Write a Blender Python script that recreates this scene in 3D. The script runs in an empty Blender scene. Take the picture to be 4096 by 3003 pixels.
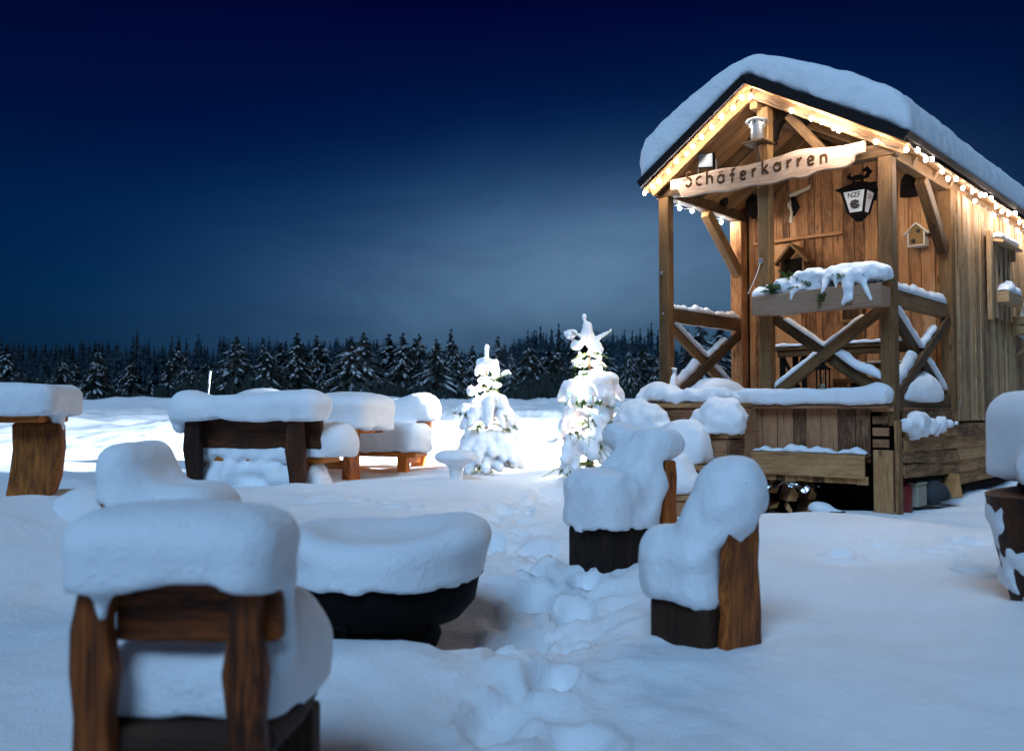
import bpy, bmesh, math, random
import numpy as np
from mathutils import Vector, Matrix, Euler

SC = bpy.context.scene
R = math.radians
COL = SC.collection

def lin(r, g, b):
    f = lambda c: (c/255)/12.92 if c/255 <= .04045 else (((c/255)+.055)/1.055)**2.4
    return (f(r), f(g), f(b), 1)

# ------------------------------------------------------------------ camera
CAM_Z = 1.15
FPX = 888.0
PITCH = math.atan(34/FPX)
cd = bpy.data.cameras.new('camera')
cam = bpy.data.objects.new('camera', cd)
COL.objects.link(cam)
cam.location = (0, 0, CAM_Z)
cam.rotation_euler = (R(90)+PITCH, 0, 0)
cd.sensor_width = 36
cd.lens = 36*FPX/1024
cd.clip_start = .05
cd.clip_end = 2000
cd.dof.use_dof = True
cd.dof.focus_distance = 9.4
cd.dof.aperture_fstop = 1.9
cd.dof.aperture_blades = 9
SC.camera = cam

# ------------------------------------------------------------------ node helper
class NT:
    def __init__(s, tree): s.t = tree; s.n = tree.nodes; s.l = tree.links
    def new(s, typ, **kw):
        n = s.n.new(typ)
        for k, v in kw.items():
            if hasattr(n, k): setattr(n, k, v)
        return n
    def put(s, sock, v):
        if hasattr(v, 'links'): s.l.new(v, sock)
        else: sock.default_value = v
    def math(s, op, a, b=0.0, c=0.0, clamp=False):
        n = s.new('ShaderNodeMath', operation=op, use_clamp=clamp)
        s.put(n.inputs[0], a); s.put(n.inputs[1], b); s.put(n.inputs[2], c)
        return n.outputs[0]
    def mix(s, f, a, b, mode='MIX'):
        n = s.new('ShaderNodeMix', data_type='RGBA', blend_type=mode)
        s.put(n.inputs[0], f); s.put(n.inputs[6], a); s.put(n.inputs[7], b)
        return n.outputs[2]
    def ramp(s, f, stops, interp='LINEAR'):
        n = s.new('ShaderNodeValToRGB')
        cr = n.color_ramp; cr.interpolation = interp
        while len(cr.elements) < len(stops): cr.elements.new(.5)
        for e, (p, c) in zip(cr.elements, stops):
            e.position = p; e.color = c if len(c) == 4 else (*c, 1)
        s.put(n.inputs[0], f)
        return n.outputs[0]
    def noise(s, vec, scale, detail=3, rough=.55, dist=0):
        n = s.new('ShaderNodeTexNoise')
        if vec is not None: s.l.new(vec, n.inputs['Vector'])
        n.inputs['Scale'].default_value = scale; n.inputs['Detail'].default_value = detail
        n.inputs['Roughness'].default_value = rough; n.inputs['Distortion'].default_value = dist
        return n.outputs['Fac']
    def mapping(s, vec, scale=(1, 1, 1), loc=(0, 0, 0)):
        n = s.new('ShaderNodeMapping')
        s.l.new(vec, n.inputs[0]); n.inputs['Scale'].default_value = scale; n.inputs['Location'].default_value = loc
        return n.outputs[0]
    def bump(s, h, strength, dist):
        n = s.new('ShaderNodeBump')
        s.l.new(h, n.inputs['Height']); n.inputs['Strength'].default_value = strength; n.inputs['Distance'].default_value = dist
        return n.outputs[0]

# ------------------------------------------------------------------ world: night sky with a pale lit cloud
w = bpy.data.worlds.new('World'); SC.world = w; w.use_nodes = True
N = NT(w.node_tree); N.n.clear()
tc = N.new('ShaderNodeTexCoord')
sep = N.new('ShaderNodeSeparateXYZ'); N.l.new(tc.outputs['Generated'], sep.inputs[0])
dx, dy, dz = sep.outputs
az = N.math('ARCTAN2', dx, dy)
el = N.math('ARCSINE', dz)
base = N.ramp(N.math('MULTIPLY', el, 1/.9), [
    (0.0, lin(10, 30, 52)), (.055/.9, lin(8, 38, 66)), (.12/.9, lin(2, 40, 80)), (.2/.9, lin(0, 34, 78)), (.3/.9, lin(0, 18, 64)),
    (.44/.9, lin(0, 4, 48)), (1.0, lin(0, 2, 30))])
nz = N.noise(N.mapping(tc.outputs['Generated'], (2.4, 2.4, 6)), 1.7, 5, .6, .5)
nz2 = N.math('MULTIPLY_ADD', nz, 1.2, .26)
def blob(a0, e0, sa, se, tilt=0):
    a = N.math('DIVIDE', N.math('SUBTRACT', az, a0), sa)
    e = N.math('SUBTRACT', N.math('SUBTRACT', el, e0), N.math('MULTIPLY', N.math('SUBTRACT', az, a0), tilt))
    e = N.math('DIVIDE', e, se)
    d = N.math('ADD', N.math('MULTIPLY', a, a), N.math('MULTIPLY', e, e))
    return N.math('EXPONENT', N.math('MULTIPLY', d, -.5))
g1 = N.math('MULTIPLY', blob(.03, .165, .25, .09, .15), N.math('MULTIPLY_ADD', nz, 1.3, .33))
g2 = N.math('MULTIPLY', blob(.075, .15, .20, .062, .10), nz2)
g3 = blob(.24, .13, .16, .07, .05)
col = N.mix(1.0, base, N.mix(g1, (0, 0, 0, 1), (.0, .036, .088, 1)), 'ADD')
col = N.mix(1.0, col, N.mix(g2, (0, 0, 0, 1), (.100, .134, .150, 1)), 'ADD')
col = N.mix(1.0, col, N.mix(g3, (0, 0, 0, 1), (.012, .026, .034, 1)), 'ADD')
vg = N.math('SUBTRACT', 1.0, N.math('MULTIPLY', N.math('POWER', N.math('ABSOLUTE', az), 2.0), 1.25), clamp=True)
col = N.mix(1.0, (0, 0, 0, 1), col)
col = N.mix(vg, N.mix(.62, col, (0, .002, .012, 1)), col)
right = N.math('MULTIPLY_ADD', az, -.55, 1.0, True)
bg = N.new('ShaderNodeBackground'); N.l.new(col, bg.inputs[0]); bg.inputs[1].default_value = 1.0
wo = N.new('ShaderNodeOutputWorld'); N.l.new(bg.outputs[0], wo.inputs[0])

# ------------------------------------------------------------------ moonlight, softened by thin cloud
sd = bpy.data.lights.new('moon', 'SUN'); sd.energy = 2.4; sd.angle = R(27); sd.color = (.37, .64, 1.0)
so = bpy.data.objects.new('moon', sd); COL.objects.link(so)
so.rotation_euler = Vector((.36, .95, -1.0)).to_track_quat('-Z', 'Y').to_euler()

SC.view_settings.view_transform = 'Standard'
SC.view_settings.look = 'None'
SC.view_settings.exposure = 0
SC.view_settings.gamma = 1
SC.render.engine = 'CYCLES'
SC.cycles.use_denoising = True
SC.cycles.max_bounces = 6
SC.cycles.diffuse_bounces = 3
SC.cycles.glossy_bounces = 2
SC.cycles.transmission_bounces = 3
SC.cycles.caustics_reflective = False
SC.cycles.caustics_refractive = False
SC.cycles.sample_clamp_indirect = 6

# ------------------------------------------------------------------ numpy noise
def _hash(ix, iy, iz, seed):
    n = (ix*374761393 + iy*668265263 + iz*2147483647 + seed*1274126177) & 0xffffffff
    n = ((n ^ (n >> 13))*1274126177) & 0xffffffff
    return ((n ^ (n >> 16)) & 0xffff)/65535.0
def vnoise(x, y, z=None, seed=0):
    if z is None: z = np.zeros_like(x)
    xi = np.floor(x).astype(np.int64); yi = np.floor(y).astype(np.int64); zi = np.floor(z).astype(np.int64)
    fx = x-xi; fy = y-yi; fz = z-zi
    fx = fx*fx*(3-2*fx); fy = fy*fy*(3-2*fy); fz = fz*fz*(3-2*fz)
    o = 0
    for a in (0, 1):
        for b in (0, 1):
            for c in (0, 1):
                o = o + _hash(xi+a, yi+b, zi+c, seed)*(fx if a else 1-fx)*(fy if b else 1-fy)*(fz if c else 1-fz)
    return o*2-1
def fbm(x, y, z=None, seed=0, oct=3, gain=.5):
    o = 0; a = 1; f = 1
    for i in range(oct):
        o = o + a*vnoise(x*f, y*f, None if z is None else z*f, seed+i*7); a *= gain; f *= 2.03
    return o

# ------------------------------------------------------------------ mesh builder
class MB:
    def __init__(s): s.v = []; s.f = []; s.uv = []; s.rn = []; s.sm = []
    def add(s, verts, faces, uvs=None, rnd=None, smooth=False):
        b = len(s.v); s.v += [tuple(p) for p in verts]
        if rnd is None: rnd = random.random()
        for k, f in enumerate(faces):
            s.f.append([b+i for i in f])
            if uvs is None: s.uv.append([(verts[i][0]+verts[i][1]*.3, verts[i][2]) for i in f])
            else: s.uv.append(uvs[k])
            s.rn.append(rnd); s.sm.append(smooth)
        return s
    def box(s, c, size, M=None, rnd=None, grain=None, taper=1.0):
        c = Vector(c); hx, hy, hz = [k/2 for k in size]
        g = grain if grain is not None else max(range(3), key=lambda k: size[k])
        vs = []; loc = []
        for a in (-1, 1):
            for b in (-1, 1):
                for d in (-1, 1):
                    t = taper if d > 0 else 1.0
                    p = Vector((a*hx*t, b*hy*t, d*hz)); loc.append(p)
                    vs.append(c+(M @ p if M is not None else p))
        fs = [(0, 1, 3, 2), (4, 6, 7, 5), (0, 4, 5, 1), (2, 3, 7, 6), (0, 2, 6, 4), (1, 5, 7, 3)]
        ou, ov = random.random()*40, random.random()*40
        uvs = []
        for k, f in enumerate(fs):
            ax = k//2
            if ax == g:
                o = [i for i in range(3) if i != ax]
                uvs.append([(ou+loc[i][o[0]]*.25, ov+loc[i][o[1]]) for i in f])
            else:
                o = [i for i in range(3) if i != ax and i != g][0]
                uvs.append([(ou+loc[i][g], ov+k*.37+loc[i][o]) for i in f])
        return s.add(vs, fs, uvs, rnd)
    def bar(s, p0, p1, wdt, thk, side=(0, 0, 1), rnd=None, ext=0, taper=1.0):
        # box from p0 to p1; wdt measured along `side`, thk across it
        p0 = Vector(p0); p1 = Vector(p1); d = (p1-p0); L = d.length; d.normalize()
        p0 = p0-d*ext; p1 = p1+d*ext; L += 2*ext
        sd_ = Vector(side); sd_ = (sd_-d*sd_.dot(d)).normalized(); th = d.cross(sd_)
        M = Matrix((sd_, th, d)).transposed()
        return s.box((p0+p1)/2, (wdt, thk, L), M, rnd, 2, taper)
    def prism(s, poly, o, ex, ey, thick, rnd=None, grain=0):
        # polygon in the ex/ey plane, extruded by `thick` along ex x ey
        o = Vector(o); ex = Vector(ex).normalized(); ey = Vector(ey).normalized(); ez = ex.cross(ey)
        n = len(poly)
        vs = [o+ex*a+ey*b for a, b in poly]+[o+ex*a+ey*b+ez*thick for a, b in poly]
        fs = [tuple(range(n))[::-1], tuple(range(n, 2*n))]
        ou, ov = random.random()*40, random.random()*40
        g = (lambda a, b: (ou+a, ov+b)) if grain == 0 else (lambda a, b: (ou+b, ov+a))
        uvs = [[g(*poly[i]) for i in fs[0]], [g(*poly[i-n]) for i in fs[1]]]
        for i in range(n):
            j = (i+1) % n
            fs.append((i, j, j+n, i+n))
            uvs.append([g(*poly[i]), g(*poly[j]), tuple(k+.03 for k in g(*poly[j])), tuple(k+.03 for k in g(*poly[i]))])
        return s.add(vs, fs, uvs, rnd)
    def tube(s, pts, rad, n=8, rnd=None, cap=True, sq=1.0):
        pts = [Vector(p) for p in pts]
        if not hasattr(rad, '__len__'): rad = [rad]*len(pts)
        vs = []; up = Vector((0, 0, 1)); Ls = 0; us = []
        for i, p in enumerate(pts):
            d = (pts[min(i+1, len(pts)-1)]-pts[max(i-1, 0)]).normalized()
            a = d.cross(up)
            if a.length < .05: a = d.cross(Vector((0, 1, 0)))
            a.normalize(); b = a.cross(d)
            if i: Ls += (p-pts[i-1]).length
            us.append(Ls)
            for k in range(n):
                t = 2*math.pi*k/n
                vs.append(p+a*math.cos(t)*rad[i]+b*math.sin(t)*rad[i]*sq)
        fs = []; uvs = []; ou = random.random()*40
        for i in range(len(pts)-1):
            for k in range(n):
                k2 = (k+1) % n
                fs.append((i*n+k, i*n+k2, (i+1)*n+k2, (i+1)*n+k))
                v0 = k/n*6.28*rad[i]; v1 = (k+1)/n*6.28*rad[i]
                uvs.append([(ou+us[i], v0), (ou+us[i], v1), (ou+us[i+1], v1), (ou+us[i+1], v0)])
        s.add(vs, fs, uvs, rnd, True)
        if cap:
            m = len(pts)-1
            s.add(vs[:n], [tuple(range(n))[::-1]], [[(.1*math.cos(k), .1*math.sin(k)) for k in range(n)]], rnd)
            s.add(vs[m*n:], [tuple(range(n))], [[(.1*math.cos(k), .1*math.sin(k)) for k in range(n)]], rnd)
        return s
    def lathe(s, prof, n=24, c=(0, 0, 0), rnd=None, smooth=True):
        c = Vector(c); vs = []
        for r, z in prof:
            for k in range(n):
                t = 2*math.pi*k/n
                vs.append(c+Vector((r*math.cos(t), r*math.sin(t), z)))
        fs = []
        for i in range(len(prof)-1):
            for k in range(n):
                k2 = (k+1) % n
                fs.append((i*n+k, i*n+k2, (i+1)*n+k2, (i+1)*n+k))
        return s.add(vs, fs, None, rnd, smooth)
    def ball(s, c, r, n=10, m=6, rnd=None):
        if not hasattr(r, '__len__'): r = (r, r, r)
        vs = [Vector((c[0], c[1], c[2]-r[2]))]
        for i in range(1, m):
            t = math.pi*i/m
            for k in range(n):
                p = 2*math.pi*k/n
                vs.append(Vector((c[0]+r[0]*math.sin(t)*math.cos(p), c[1]+r[1]*math.sin(t)*math.sin(p), c[2]-r[2]*math.cos(t))))
        vs.append(Vector((c[0], c[1], c[2]+r[2])))
        fs = []
        for k in range(n): fs.append((0, 1+(k+1) % n, 1+k))
        for i in range(m-2):
            for k in range(n):
                a = 1+i*n; b = 1+(i+1)*n; k2 = (k+1) % n
                fs.append((a+k, a+k2, b+k2, b+k))
        e = len(vs)-1; a = 1+(m-2)*n
        for k in range(n): fs.append((a+k, a+(k+1) % n, e))
        return s.add(vs, fs, None, rnd, True)
    def build(s, name, mat, parent=None, bevel=0, seg=1):
        me = bpy.data.meshes.new(name)
        me.from_pydata(s.v, [], s.f)
        uvl = me.uv_layers.new(name='uv')
        flat = [c for f in s.uv for p in f for c in p]
        uvl.data.foreach_set('uv', flat)
        at = me.attributes.new('rnd', 'FLOAT', 'FACE'); at.data.foreach_set('value', s.rn)
        me.polygons.foreach_set('use_smooth', s.sm)
        me.materials.append(mat); me.update()
        o = bpy.data.objects.new(name, me); COL.objects.link(o)
        if parent: o.parent = parent
        if bevel:
            b = o.modifiers.new('bevel', 'BEVEL'); b.width = bevel; b.segments = seg; b.limit_method = 'ANGLE'; b.angle_limit = R(40)
        return o

def mesh_obj(name, verts, faces, mat, parent=None, smooth=True):
    me = bpy.data.meshes.new(name)
    verts = np.asarray(verts, dtype=np.float32); faces = np.asarray(faces, dtype=np.int32)
    k = faces.shape[1]
    me.vertices.add(len(verts)); me.vertices.foreach_set('co', verts.ravel())
    me.loops.add(faces.size); me.loops.foreach_set('vertex_index', faces.ravel())
    me.polygons.add(len(faces)); me.polygons.foreach_set('loop_start', np.arange(0, faces.size, k, dtype=np.int32))
    me.polygons.foreach_set('use_smooth', np.full(len(faces), smooth))
    me.update(calc_edges=True); me.validate()
    me.materials.append(mat)
    o = bpy.data.objects.new(name, me); COL.objects.link(o)
    if parent: o.parent = parent
    return o

def tag(o, label, cat, group=None, kind=None):
    if label: o['label'] = label
    if cat: o['category'] = cat
    if group: o['group'] = group
    if kind: o['kind'] = kind
    return o
def thing(name, label, cat, loc=(0, 0, 0), rz=0, group=None):
    o = bpy.data.objects.new(name, None); COL.objects.link(o)
    o.location = loc; o.rotation_euler = (0, 0, rz); o.empty_display_size = .2
    return tag(o, label, cat, group)
def dup(root, loc, rz, label, group=None, scale=1.0, name=None):
    r = root.copy(); COL.objects.link(r); r.location = loc; r.rotation_euler = (0, 0, rz)
    r.scale = (scale,)*3 if not hasattr(scale, '__len__') else scale
    r['label'] = label
    if group: r['group'] = group
    for ch in list(root.children):
        c = ch.copy(); COL.objects.link(c); c.parent = r
        for g in ch.children:
            d = g.copy(); COL.objects.link(d); d.parent = c
    return r

# ------------------------------------------------------------------ snow as smooth implicit shapes
def smin(a, b, k): 
    h = np.clip(.5+.5*(b-a)/k, 0, 1); return b*(1-h)+a*h-k*h*(1-h)
def smax(a, b, k): return -smin(-a, -b, k)
def s_ell(P, c, r):
    x, y, z = P; q = np.sqrt(((x-c[0])/r[0])**2+((y-c[1])/r[1])**2+((z-c[2])/r[2])**2)+1e-9
    return (q-1)*min(r)
def s_box(P, c, h, r):
    x, y, z = P
    qx = np.abs(x-c[0])-h[0]+r; qy = np.abs(y-c[1])-h[1]+r; qz = np.abs(z-c[2])-h[2]+r
    return np.sqrt(np.maximum(qx, 0)**2+np.maximum(qy, 0)**2+np.maximum(qz, 0)**2)+np.minimum(np.maximum(qx, np.maximum(qy, qz)), 0)-r
def s_cap(P, a, b, r, r2=None):
    x, y, z = P; d = [b[i]-a[i] for i in range(3)]; L = sum(k*k for k in d)
    t = np.clip(((x-a[0])*d[0]+(y-a[1])*d[1]+(z-a[2])*d[2])/L, 0, 1)
    rr = r if r2 is None else r+(r2-r)*t
    return np.sqrt((x-a[0]-d[0]*t)**2+(y-a[1]-d[1]*t)**2+(z-a[2]-d[2]*t)**2)-rr

def nets(vals, org, h):
    s = vals < 0
    sh = tuple(n-1 for n in vals.shape)
    acc = np.zeros(sh+(3,)); cnt = np.zeros(sh)
    nx, ny, nz_ = vals.shape
    idx = np.indices(vals.shape)
    masks = []
    for ax in range(3):
        sl0 = [slice(None)]*3; sl1 = [slice(None)]*3
        sl0[ax] = slice(0, -1); sl1[ax] = slice(1, None)
        v0 = vals[tuple(sl0)]; v1 = vals[tuple(sl1)]
        m = s[tuple(sl0)] != s[tuple(sl1)]
        t = np.where(m, v0/np.where(v0 == v1, 1, v0-v1), 0)
        p = np.stack([idx[k][tuple(sl0)].astype(float) for k in range(3)], -1); p[..., ax] += t
        p *= m[..., None]
        masks.append((m, s[tuple(sl0)]))
        oth = [k for k in range(3) if k != ax]
        for a in (0, 1):
            for b in (0, 1):
                sl = [slice(None)]*3
                sl[oth[0]] = slice(a, vals.shape[oth[0]]-1+a); sl[oth[1]] = slice(b, vals.shape[oth[1]]-1+b)
                acc += p[tuple(sl)]; cnt += m[tuple(sl)]
    act = cnt > 0
    ids = np.full(sh, -1, dtype=np.int64); ids[act] = np.arange(act.sum())
    V = acc[act]/cnt[act][:, None]*h+np.asarray(org)
    F = []
    for ax in range(3):
        m, s0 = masks[ax]
        oth = [(ax+1) % 3, (ax+2) % 3]
        mm = m.copy()
        for o_ in oth:
            sl = [slice(None)]*3; sl[o_] = 0; mm[tuple(sl)] = False
            sl[o_] = -1; mm[tuple(sl)] = False
        ii = np.argwhere(mm)
        if len(ii) == 0: continue
        st = s0[mm]
        e1 = np.zeros(3, int); e1[oth[0]] = 1; e2 = np.zeros(3, int); e2[oth[1]] = 1
        g = lambda q: ids[q[:, 0], q[:, 1], q[:, 2]]
        a = g(ii-e1-e2); b = g(ii-e2); c = g(ii); d = g(ii-e1)
        q = np.stack([a, b, c, d], 1); q[~st] = q[~st][:, ::-1]
        F.append(q)
    return V, np.concatenate(F)

def snow(name, lo, hi, res, fn, parent, mat, rough=.012, seed=1, nscale=6.0, xf=None):
    lo = np.array(lo, float)-2*res; hi = np.array(hi, float)+2*res
    n = np.ceil((hi-lo)/res).astype(int)+1
    X, Y, Z = np.meshgrid(*[lo[i]+np.arange(n[i])*res for i in range(3)], indexing='ij')
    d = fn((X, Y, Z))
    if rough: d = d+rough*fbm(X*nscale, Y*nscale, Z*nscale, seed, 3)
    # close at the box faces
    for ax in range(3):
        sl = [slice(None)]*3
        for e in (0, -1):
            sl[ax] = e; d[tuple(sl)] = np.maximum(d[tuple(sl)], res*.5)
    V, F = nets(d, lo, res)
    return mesh_obj(name, V, F, mat, parent)

def ridge(name, pts, wd, ht, mat, parent, seed=0, n=9, step=.03, side=None, lump=.35):
    # a strip of snow lying along a line: rounded on top, flat underneath
    pts = [Vector(p) for p in pts]; out = []
    for a, b in zip(pts[:-1], pts[1:]):
        k = max(2, int((b-a).length/step))
        for i in range(k): out.append(a+(b-a)*i/k)
    out.append(pts[-1]); m = len(out)
    rng = random.Random(seed)
    ph = [rng.random()*9 for _ in range(4)]
    V = []; 
    for i, p in enumerate(out):
        d = (out[min(i+1, m-1)]-out[max(i-1, 0)]).normalized()
        sdv = Vector(side) if side else d.cross(Vector((0, 0, 1)))
        sdv = (sdv-d*sdv.dot(d)).normalized(); up = sdv.cross(d)
        if up.z < 0: up = -up
        e = min(1, min(i, m-1-i)*step/(ht*.9)+.02)
        e = math.sqrt(max(0, 1-(1-e)**2))
        l = 1+lump*(math.sin(i*step*9+ph[0])*.4+math.sin(i*step*23+ph[1])*.35+math.sin(i*step*51+ph[2])*.25)
        for k in range(n):
            t = math.pi*k/(n-1)
            c, s_ = math.cos(t), math.sin(t)
            V.append(p+sdv*(c*wd/2*(.7+.3*e)*(1+.12*math.sin(i*step*31+k+ph[3])))+up*(abs(s_)**.7*ht*e*l))
    F = []
    for i in range(m-1):
        for k in range(n):
            k2 = (k+1) % n
            F.append((i*n+k, i*n+k2, (i+1)*n+k2, (i+1)*n+k))
    return mesh_obj(name, [tuple(v) for v in V], F, mat, parent)
# ------------------------------------------------------------------ materials
def mat_new(name):
    m = bpy.data.materials.new(name); m.use_nodes = True
    n = NT(m.node_tree); b = m.node_tree.nodes['Principled BSDF']
    return m, n, b
def plain(name, c, rough=.6, metal=0.0, bump=0, bscale=40, var=.25):
    m, n, b = mat_new(name)
    t = n.new('ShaderNodeTexCoord'); f = n.noise(t.outputs['Object'], bscale*.4, 3)
    k = n.mix(f, tuple(x*(1-var) for x in c[:3])+(1,), tuple(min(1, x*(1+var)) for x in c[:3])+(1,))
    n.l.new(k, b.inputs['Base Color']); b.inputs['Roughness'].default_value = rough; b.inputs['Metallic'].default_value = metal
    if rough >= .7: b.inputs['Specular IOR Level'].default_value = .08
    if bump: n.l.new(n.bump(n.noise(t.outputs['Object'], bscale, 4), bump, .01), b.inputs['Normal'])
    return m
def wood(name, dark, mid, light, rough=.7, fiber=26, wear=.0, wearcol=(.3, .3, .3, 1), bump=.35, blot=1.2):
    m, n, b = mat_new(name)
    uv = n.new('ShaderNodeUVMap'); uv.uv_map = 'uv'
    at = n.new('ShaderNodeAttribute'); at.attribute_name = 'rnd'
    r = at.outputs['Fac']
    v = uv.outputs[0]
    fib = n.noise(n.mapping(v, (1.6, fiber, 1)), 2.2, 5, .65, .6)
    ring = n.noise(n.mapping(v, (.55, 7, 1)), 2.0, 2, .5, 1.6)
    rg = n.math('FRACT', n.math('MULTIPLY', ring, 7.0))
    blt = n.noise(n.mapping(v, (1, 2.2, 1)), blot*1.6, 3, .6)
    f = n.math('ADD', n.math('MULTIPLY', fib, .55), n.math('MULTIPLY', rg, .16))
    f = n.math('ADD', f, n.math('MULTIPLY', n.math('SUBTRACT', blt, .5), .7))
    f = n.math('ADD', f, n.math('MULTIPLY', n.math('SUBTRACT', r, .5), .42))
    c = n.ramp(f, [(.12, dark), (.42, mid), (.8, light)])
    vo = n.new('ShaderNodeTexVoronoi'); n.l.new(n.mapping(v, (3.0, 9.0, 1)), vo.inputs['Vector']); vo.inputs['Scale'].default_value = 1.0
    kn = n.math('MULTIPLY', n.math('SUBTRACT', .17, vo.outputs['Distance']), 9.0, clamp=True)
    rc = n.new('ShaderNodeSeparateColor'); n.l.new(vo.outputs['Color'], rc.inputs[0])
    kn = n.math('MULTIPLY', kn, n.math('GREATER_THAN', rc.outputs[0], .62))
    c = n.mix(n.math('MULTIPLY', kn, .85), c, tuple(x*.35 for x in dark[:3])+(1,))
    if wear:
        wf = n.math('MULTIPLY', n.math('SUBTRACT', n.noise(n.mapping(v, (2.2, 9, 1)), 2.3, 5, .7), .5), 4.0, clamp=True)
        c = n.mix(n.math('MULTIPLY', wf, wear), c, wearcol)
    ck = n.noise(n.mapping(v, (.9, 34, 1)), 1.9, 3, .5, .35)
    ck = n.math('MULTIPLY', n.math('SUBTRACT', ck, .64), 22.0, clamp=True)
    c = n.mix(n.math('MULTIPLY', ck, .72), c, tuple(x*.3 for x in dark[:3])+(1,))
    n.l.new(c, b.inputs['Base Color']); b.inputs['Roughness'].default_value = rough
    b.inputs['Specular IOR Level'].default_value = .25
    n.l.new(n.bump(n.math('ADD', fib, n.math('MULTIPLY', kn, -.6)), bump, .006), b.inputs['Normal'])
    return m
def c4(*a): return (*a, 1)

M = {}
def mk_snow():
    m, n, b = mat_new('snow')
    g = n.new('ShaderNodeNewGeometry')
    p = g.outputs['Position']
    n1 = n.noise(p, 9, 5, .65); n2 = n.noise(p, 70, 4, .75)
    c = n.mix(n1, c4(.81, .83, .86), c4(.89, .89, .90))
    n.l.new(c, b.inputs['Base Color']); b.inputs['Roughness'].default_value = .75
    b.inputs['Specular IOR Level'].default_value = .2
    h = n.math('ADD', n.math('MULTIPLY', n1, .9), n.math('MULTIPLY', n2, .42))
    n.l.new(n.bump(h, .8, .024), b.inputs['Normal'])
    b.inputs['Subsurface Weight'].default_value = .0
    return m
M['snow'] = mk_snow()
def mk_tsnow():
    # snow on the lit trees: light passes through the thin lumps
    m, n, b = mat_new('snow_on_branches')
    g = n.new('ShaderNodeNewGeometry'); n1 = n.noise(g.outputs['Position'], 14, 4, .6)
    n.l.new(n.mix(n1, c4(.80, .82, .86), c4(.9, .9, .9)), b.inputs['Base Color']); b.inputs['Roughness'].default_value = .7
    b.inputs['Specular IOR Level'].default_value = .2
    n.l.new(n.bump(n1, .5, .02), b.inputs['Normal'])
    b.inputs['Subsurface Weight'].default_value = .7
    b.inputs['Subsurface Radius'].default_value = (.10, .085, .075)
    b.inputs['Subsurface Scale'].default_value = .9
    return m
M['tsnow'] = mk_tsnow()
M['porch'] = wood('porch_timber', c4(.045, .022, .008), c4(.15, .074, .026), c4(.28, .155, .06), .7, 24, .25, c4(.17, .115, .06))
M['wall'] = wood('red_brown_wall_boards', c4(.11, .042, .016), c4(.45, .20, .078), c4(.63, .36, .17), .65, 16, .55, c4(.56, .34, .16), blot=1.6)
M['soffit'] = wood('pale_ceiling_boards', c4(.22, .10, .035), c4(.40, .20, .08), c4(.52, .3, .13), .65, 14)
M['siding'] = wood('weathered_side_boards', c4(.12, .065, .028), c4(.38, .225, .105), c4(.58, .39, .22), .8, 22, .7, c4(.56, .43, .29), blot=.8)
M['skirt'] = wood('brown_skirt_boards', c4(.09, .038, .018), c4(.33, .145, .068), c4(.48, .25, .125), .8, 20, .4, c4(.48, .30, .18))
M['plank'] = wood('mossy_plinth_boards', c4(.07, .032, .012), c4(.36, .175, .07), c4(.55, .33, .15), .85, 18, .5, c4(.55, .37, .20))
M['box'] = wood('planter_wood', c4(.16, .08, .045), c4(.32, .18, .11), c4(.4, .25, .16), .75, 14)
M['sign'] = wood('pale_carved_wood', c4(.26, .15, .09), c4(.44, .30, .21), c4(.54, .40, .30), .6, 12, bump=.3)
M['furn'] = wood('dark_rustic_wood', c4(.045, .010, .002), c4(.30, .070, .010), c4(.52, .140, .020), .6, 18, .45, c4(.045, .013, .003), bump=.6)
M['furn2'] = wood('orange_rustic_wood', c4(.11, .024, .004), c4(.55, .15, .022), c4(.76, .26, .045), .6, 16, .3, c4(.2, .07, .018), bump=.5)
M['gnarl'] = wood('gnarled_orange_wood', c4(.02, .007, .002), c4(.26, .075, .012), c4(.62, .22, .04), .7, 9, .75, c4(.03, .012, .005), bump=1.0, blot=2.6)
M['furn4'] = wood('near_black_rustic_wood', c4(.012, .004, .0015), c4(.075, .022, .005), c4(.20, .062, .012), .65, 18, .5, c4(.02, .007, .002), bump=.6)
M['furn3'] = wood('blackish_chair_wood', c4(.008, .004, .002), c4(.035, .014, .006), c4(.10, .04, .015), .75, 14, .4, c4(.012, .008, .006), bump=.8)  # near-black wood for chair seats and front legs
M['bark'] = plain('plain_dark_wood', (.012, .009, .007), .8, 0, .8, 30, .5)
M['logend'] = wood('split_log_wood', c4(.28, .12, .035), c4(.45, .22, .075), c4(.55, .30, .12), .8, 12)
M['felt'] = plain('black_roofing_felt', (.02, .016, .016), .85, 0, .3, 60, .4)
M['iron'] = plain('black_iron', (.005, .004, .004), .7, .0, .5, 35, .8)
M['steel'] = plain('brushed_steel', (.62, .62, .62), .32, .9, .08, 90, .1)
M['greyglass'] = plain('floodlight_glass', (.20, .23, .26), .3, 0, 0, 12, .2)
M['carve'] = plain('carved_dark_groove', (.045, .02, .008), .8, 0, .2, 40, .3)
M['milk'] = plain('milk_glass_pane', (.72, .76, .8), .35, 0, 0, 20, .06)
M['ink'] = plain('black_print', (.015, .013, .013), .6)
M['redink'] = plain('red_print', (.35, .1, .07), .6)
M['darkwool'] = plain('black_woven_straw', (.014, .010, .008), .95, 0, 1.0, 70, .6)
M['white'] = plain('white_painted_wood', (.70, .62, .52), .6, 0, .2, 60, .1)
M['reed'] = plain('bundled_reed', (.34, .2, .08), .9, 0, 1.0, 160, .6)
M['hide'] = plain('pale_driftwood', (.62, .50, .36), .8, 0, .5, 30, .25)
M['red'] = plain('red_plastic', (.16, .012, .008), .45, 0, .1, 20, .3)
M['cream'] = plain('cream_foam', (.34, .31, .23), .8, 0, .3, 50, .1)
M['greycloth'] = plain('grey_tarp', (.045, .05, .056), .8, 0, .6, 18, .3)
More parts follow.
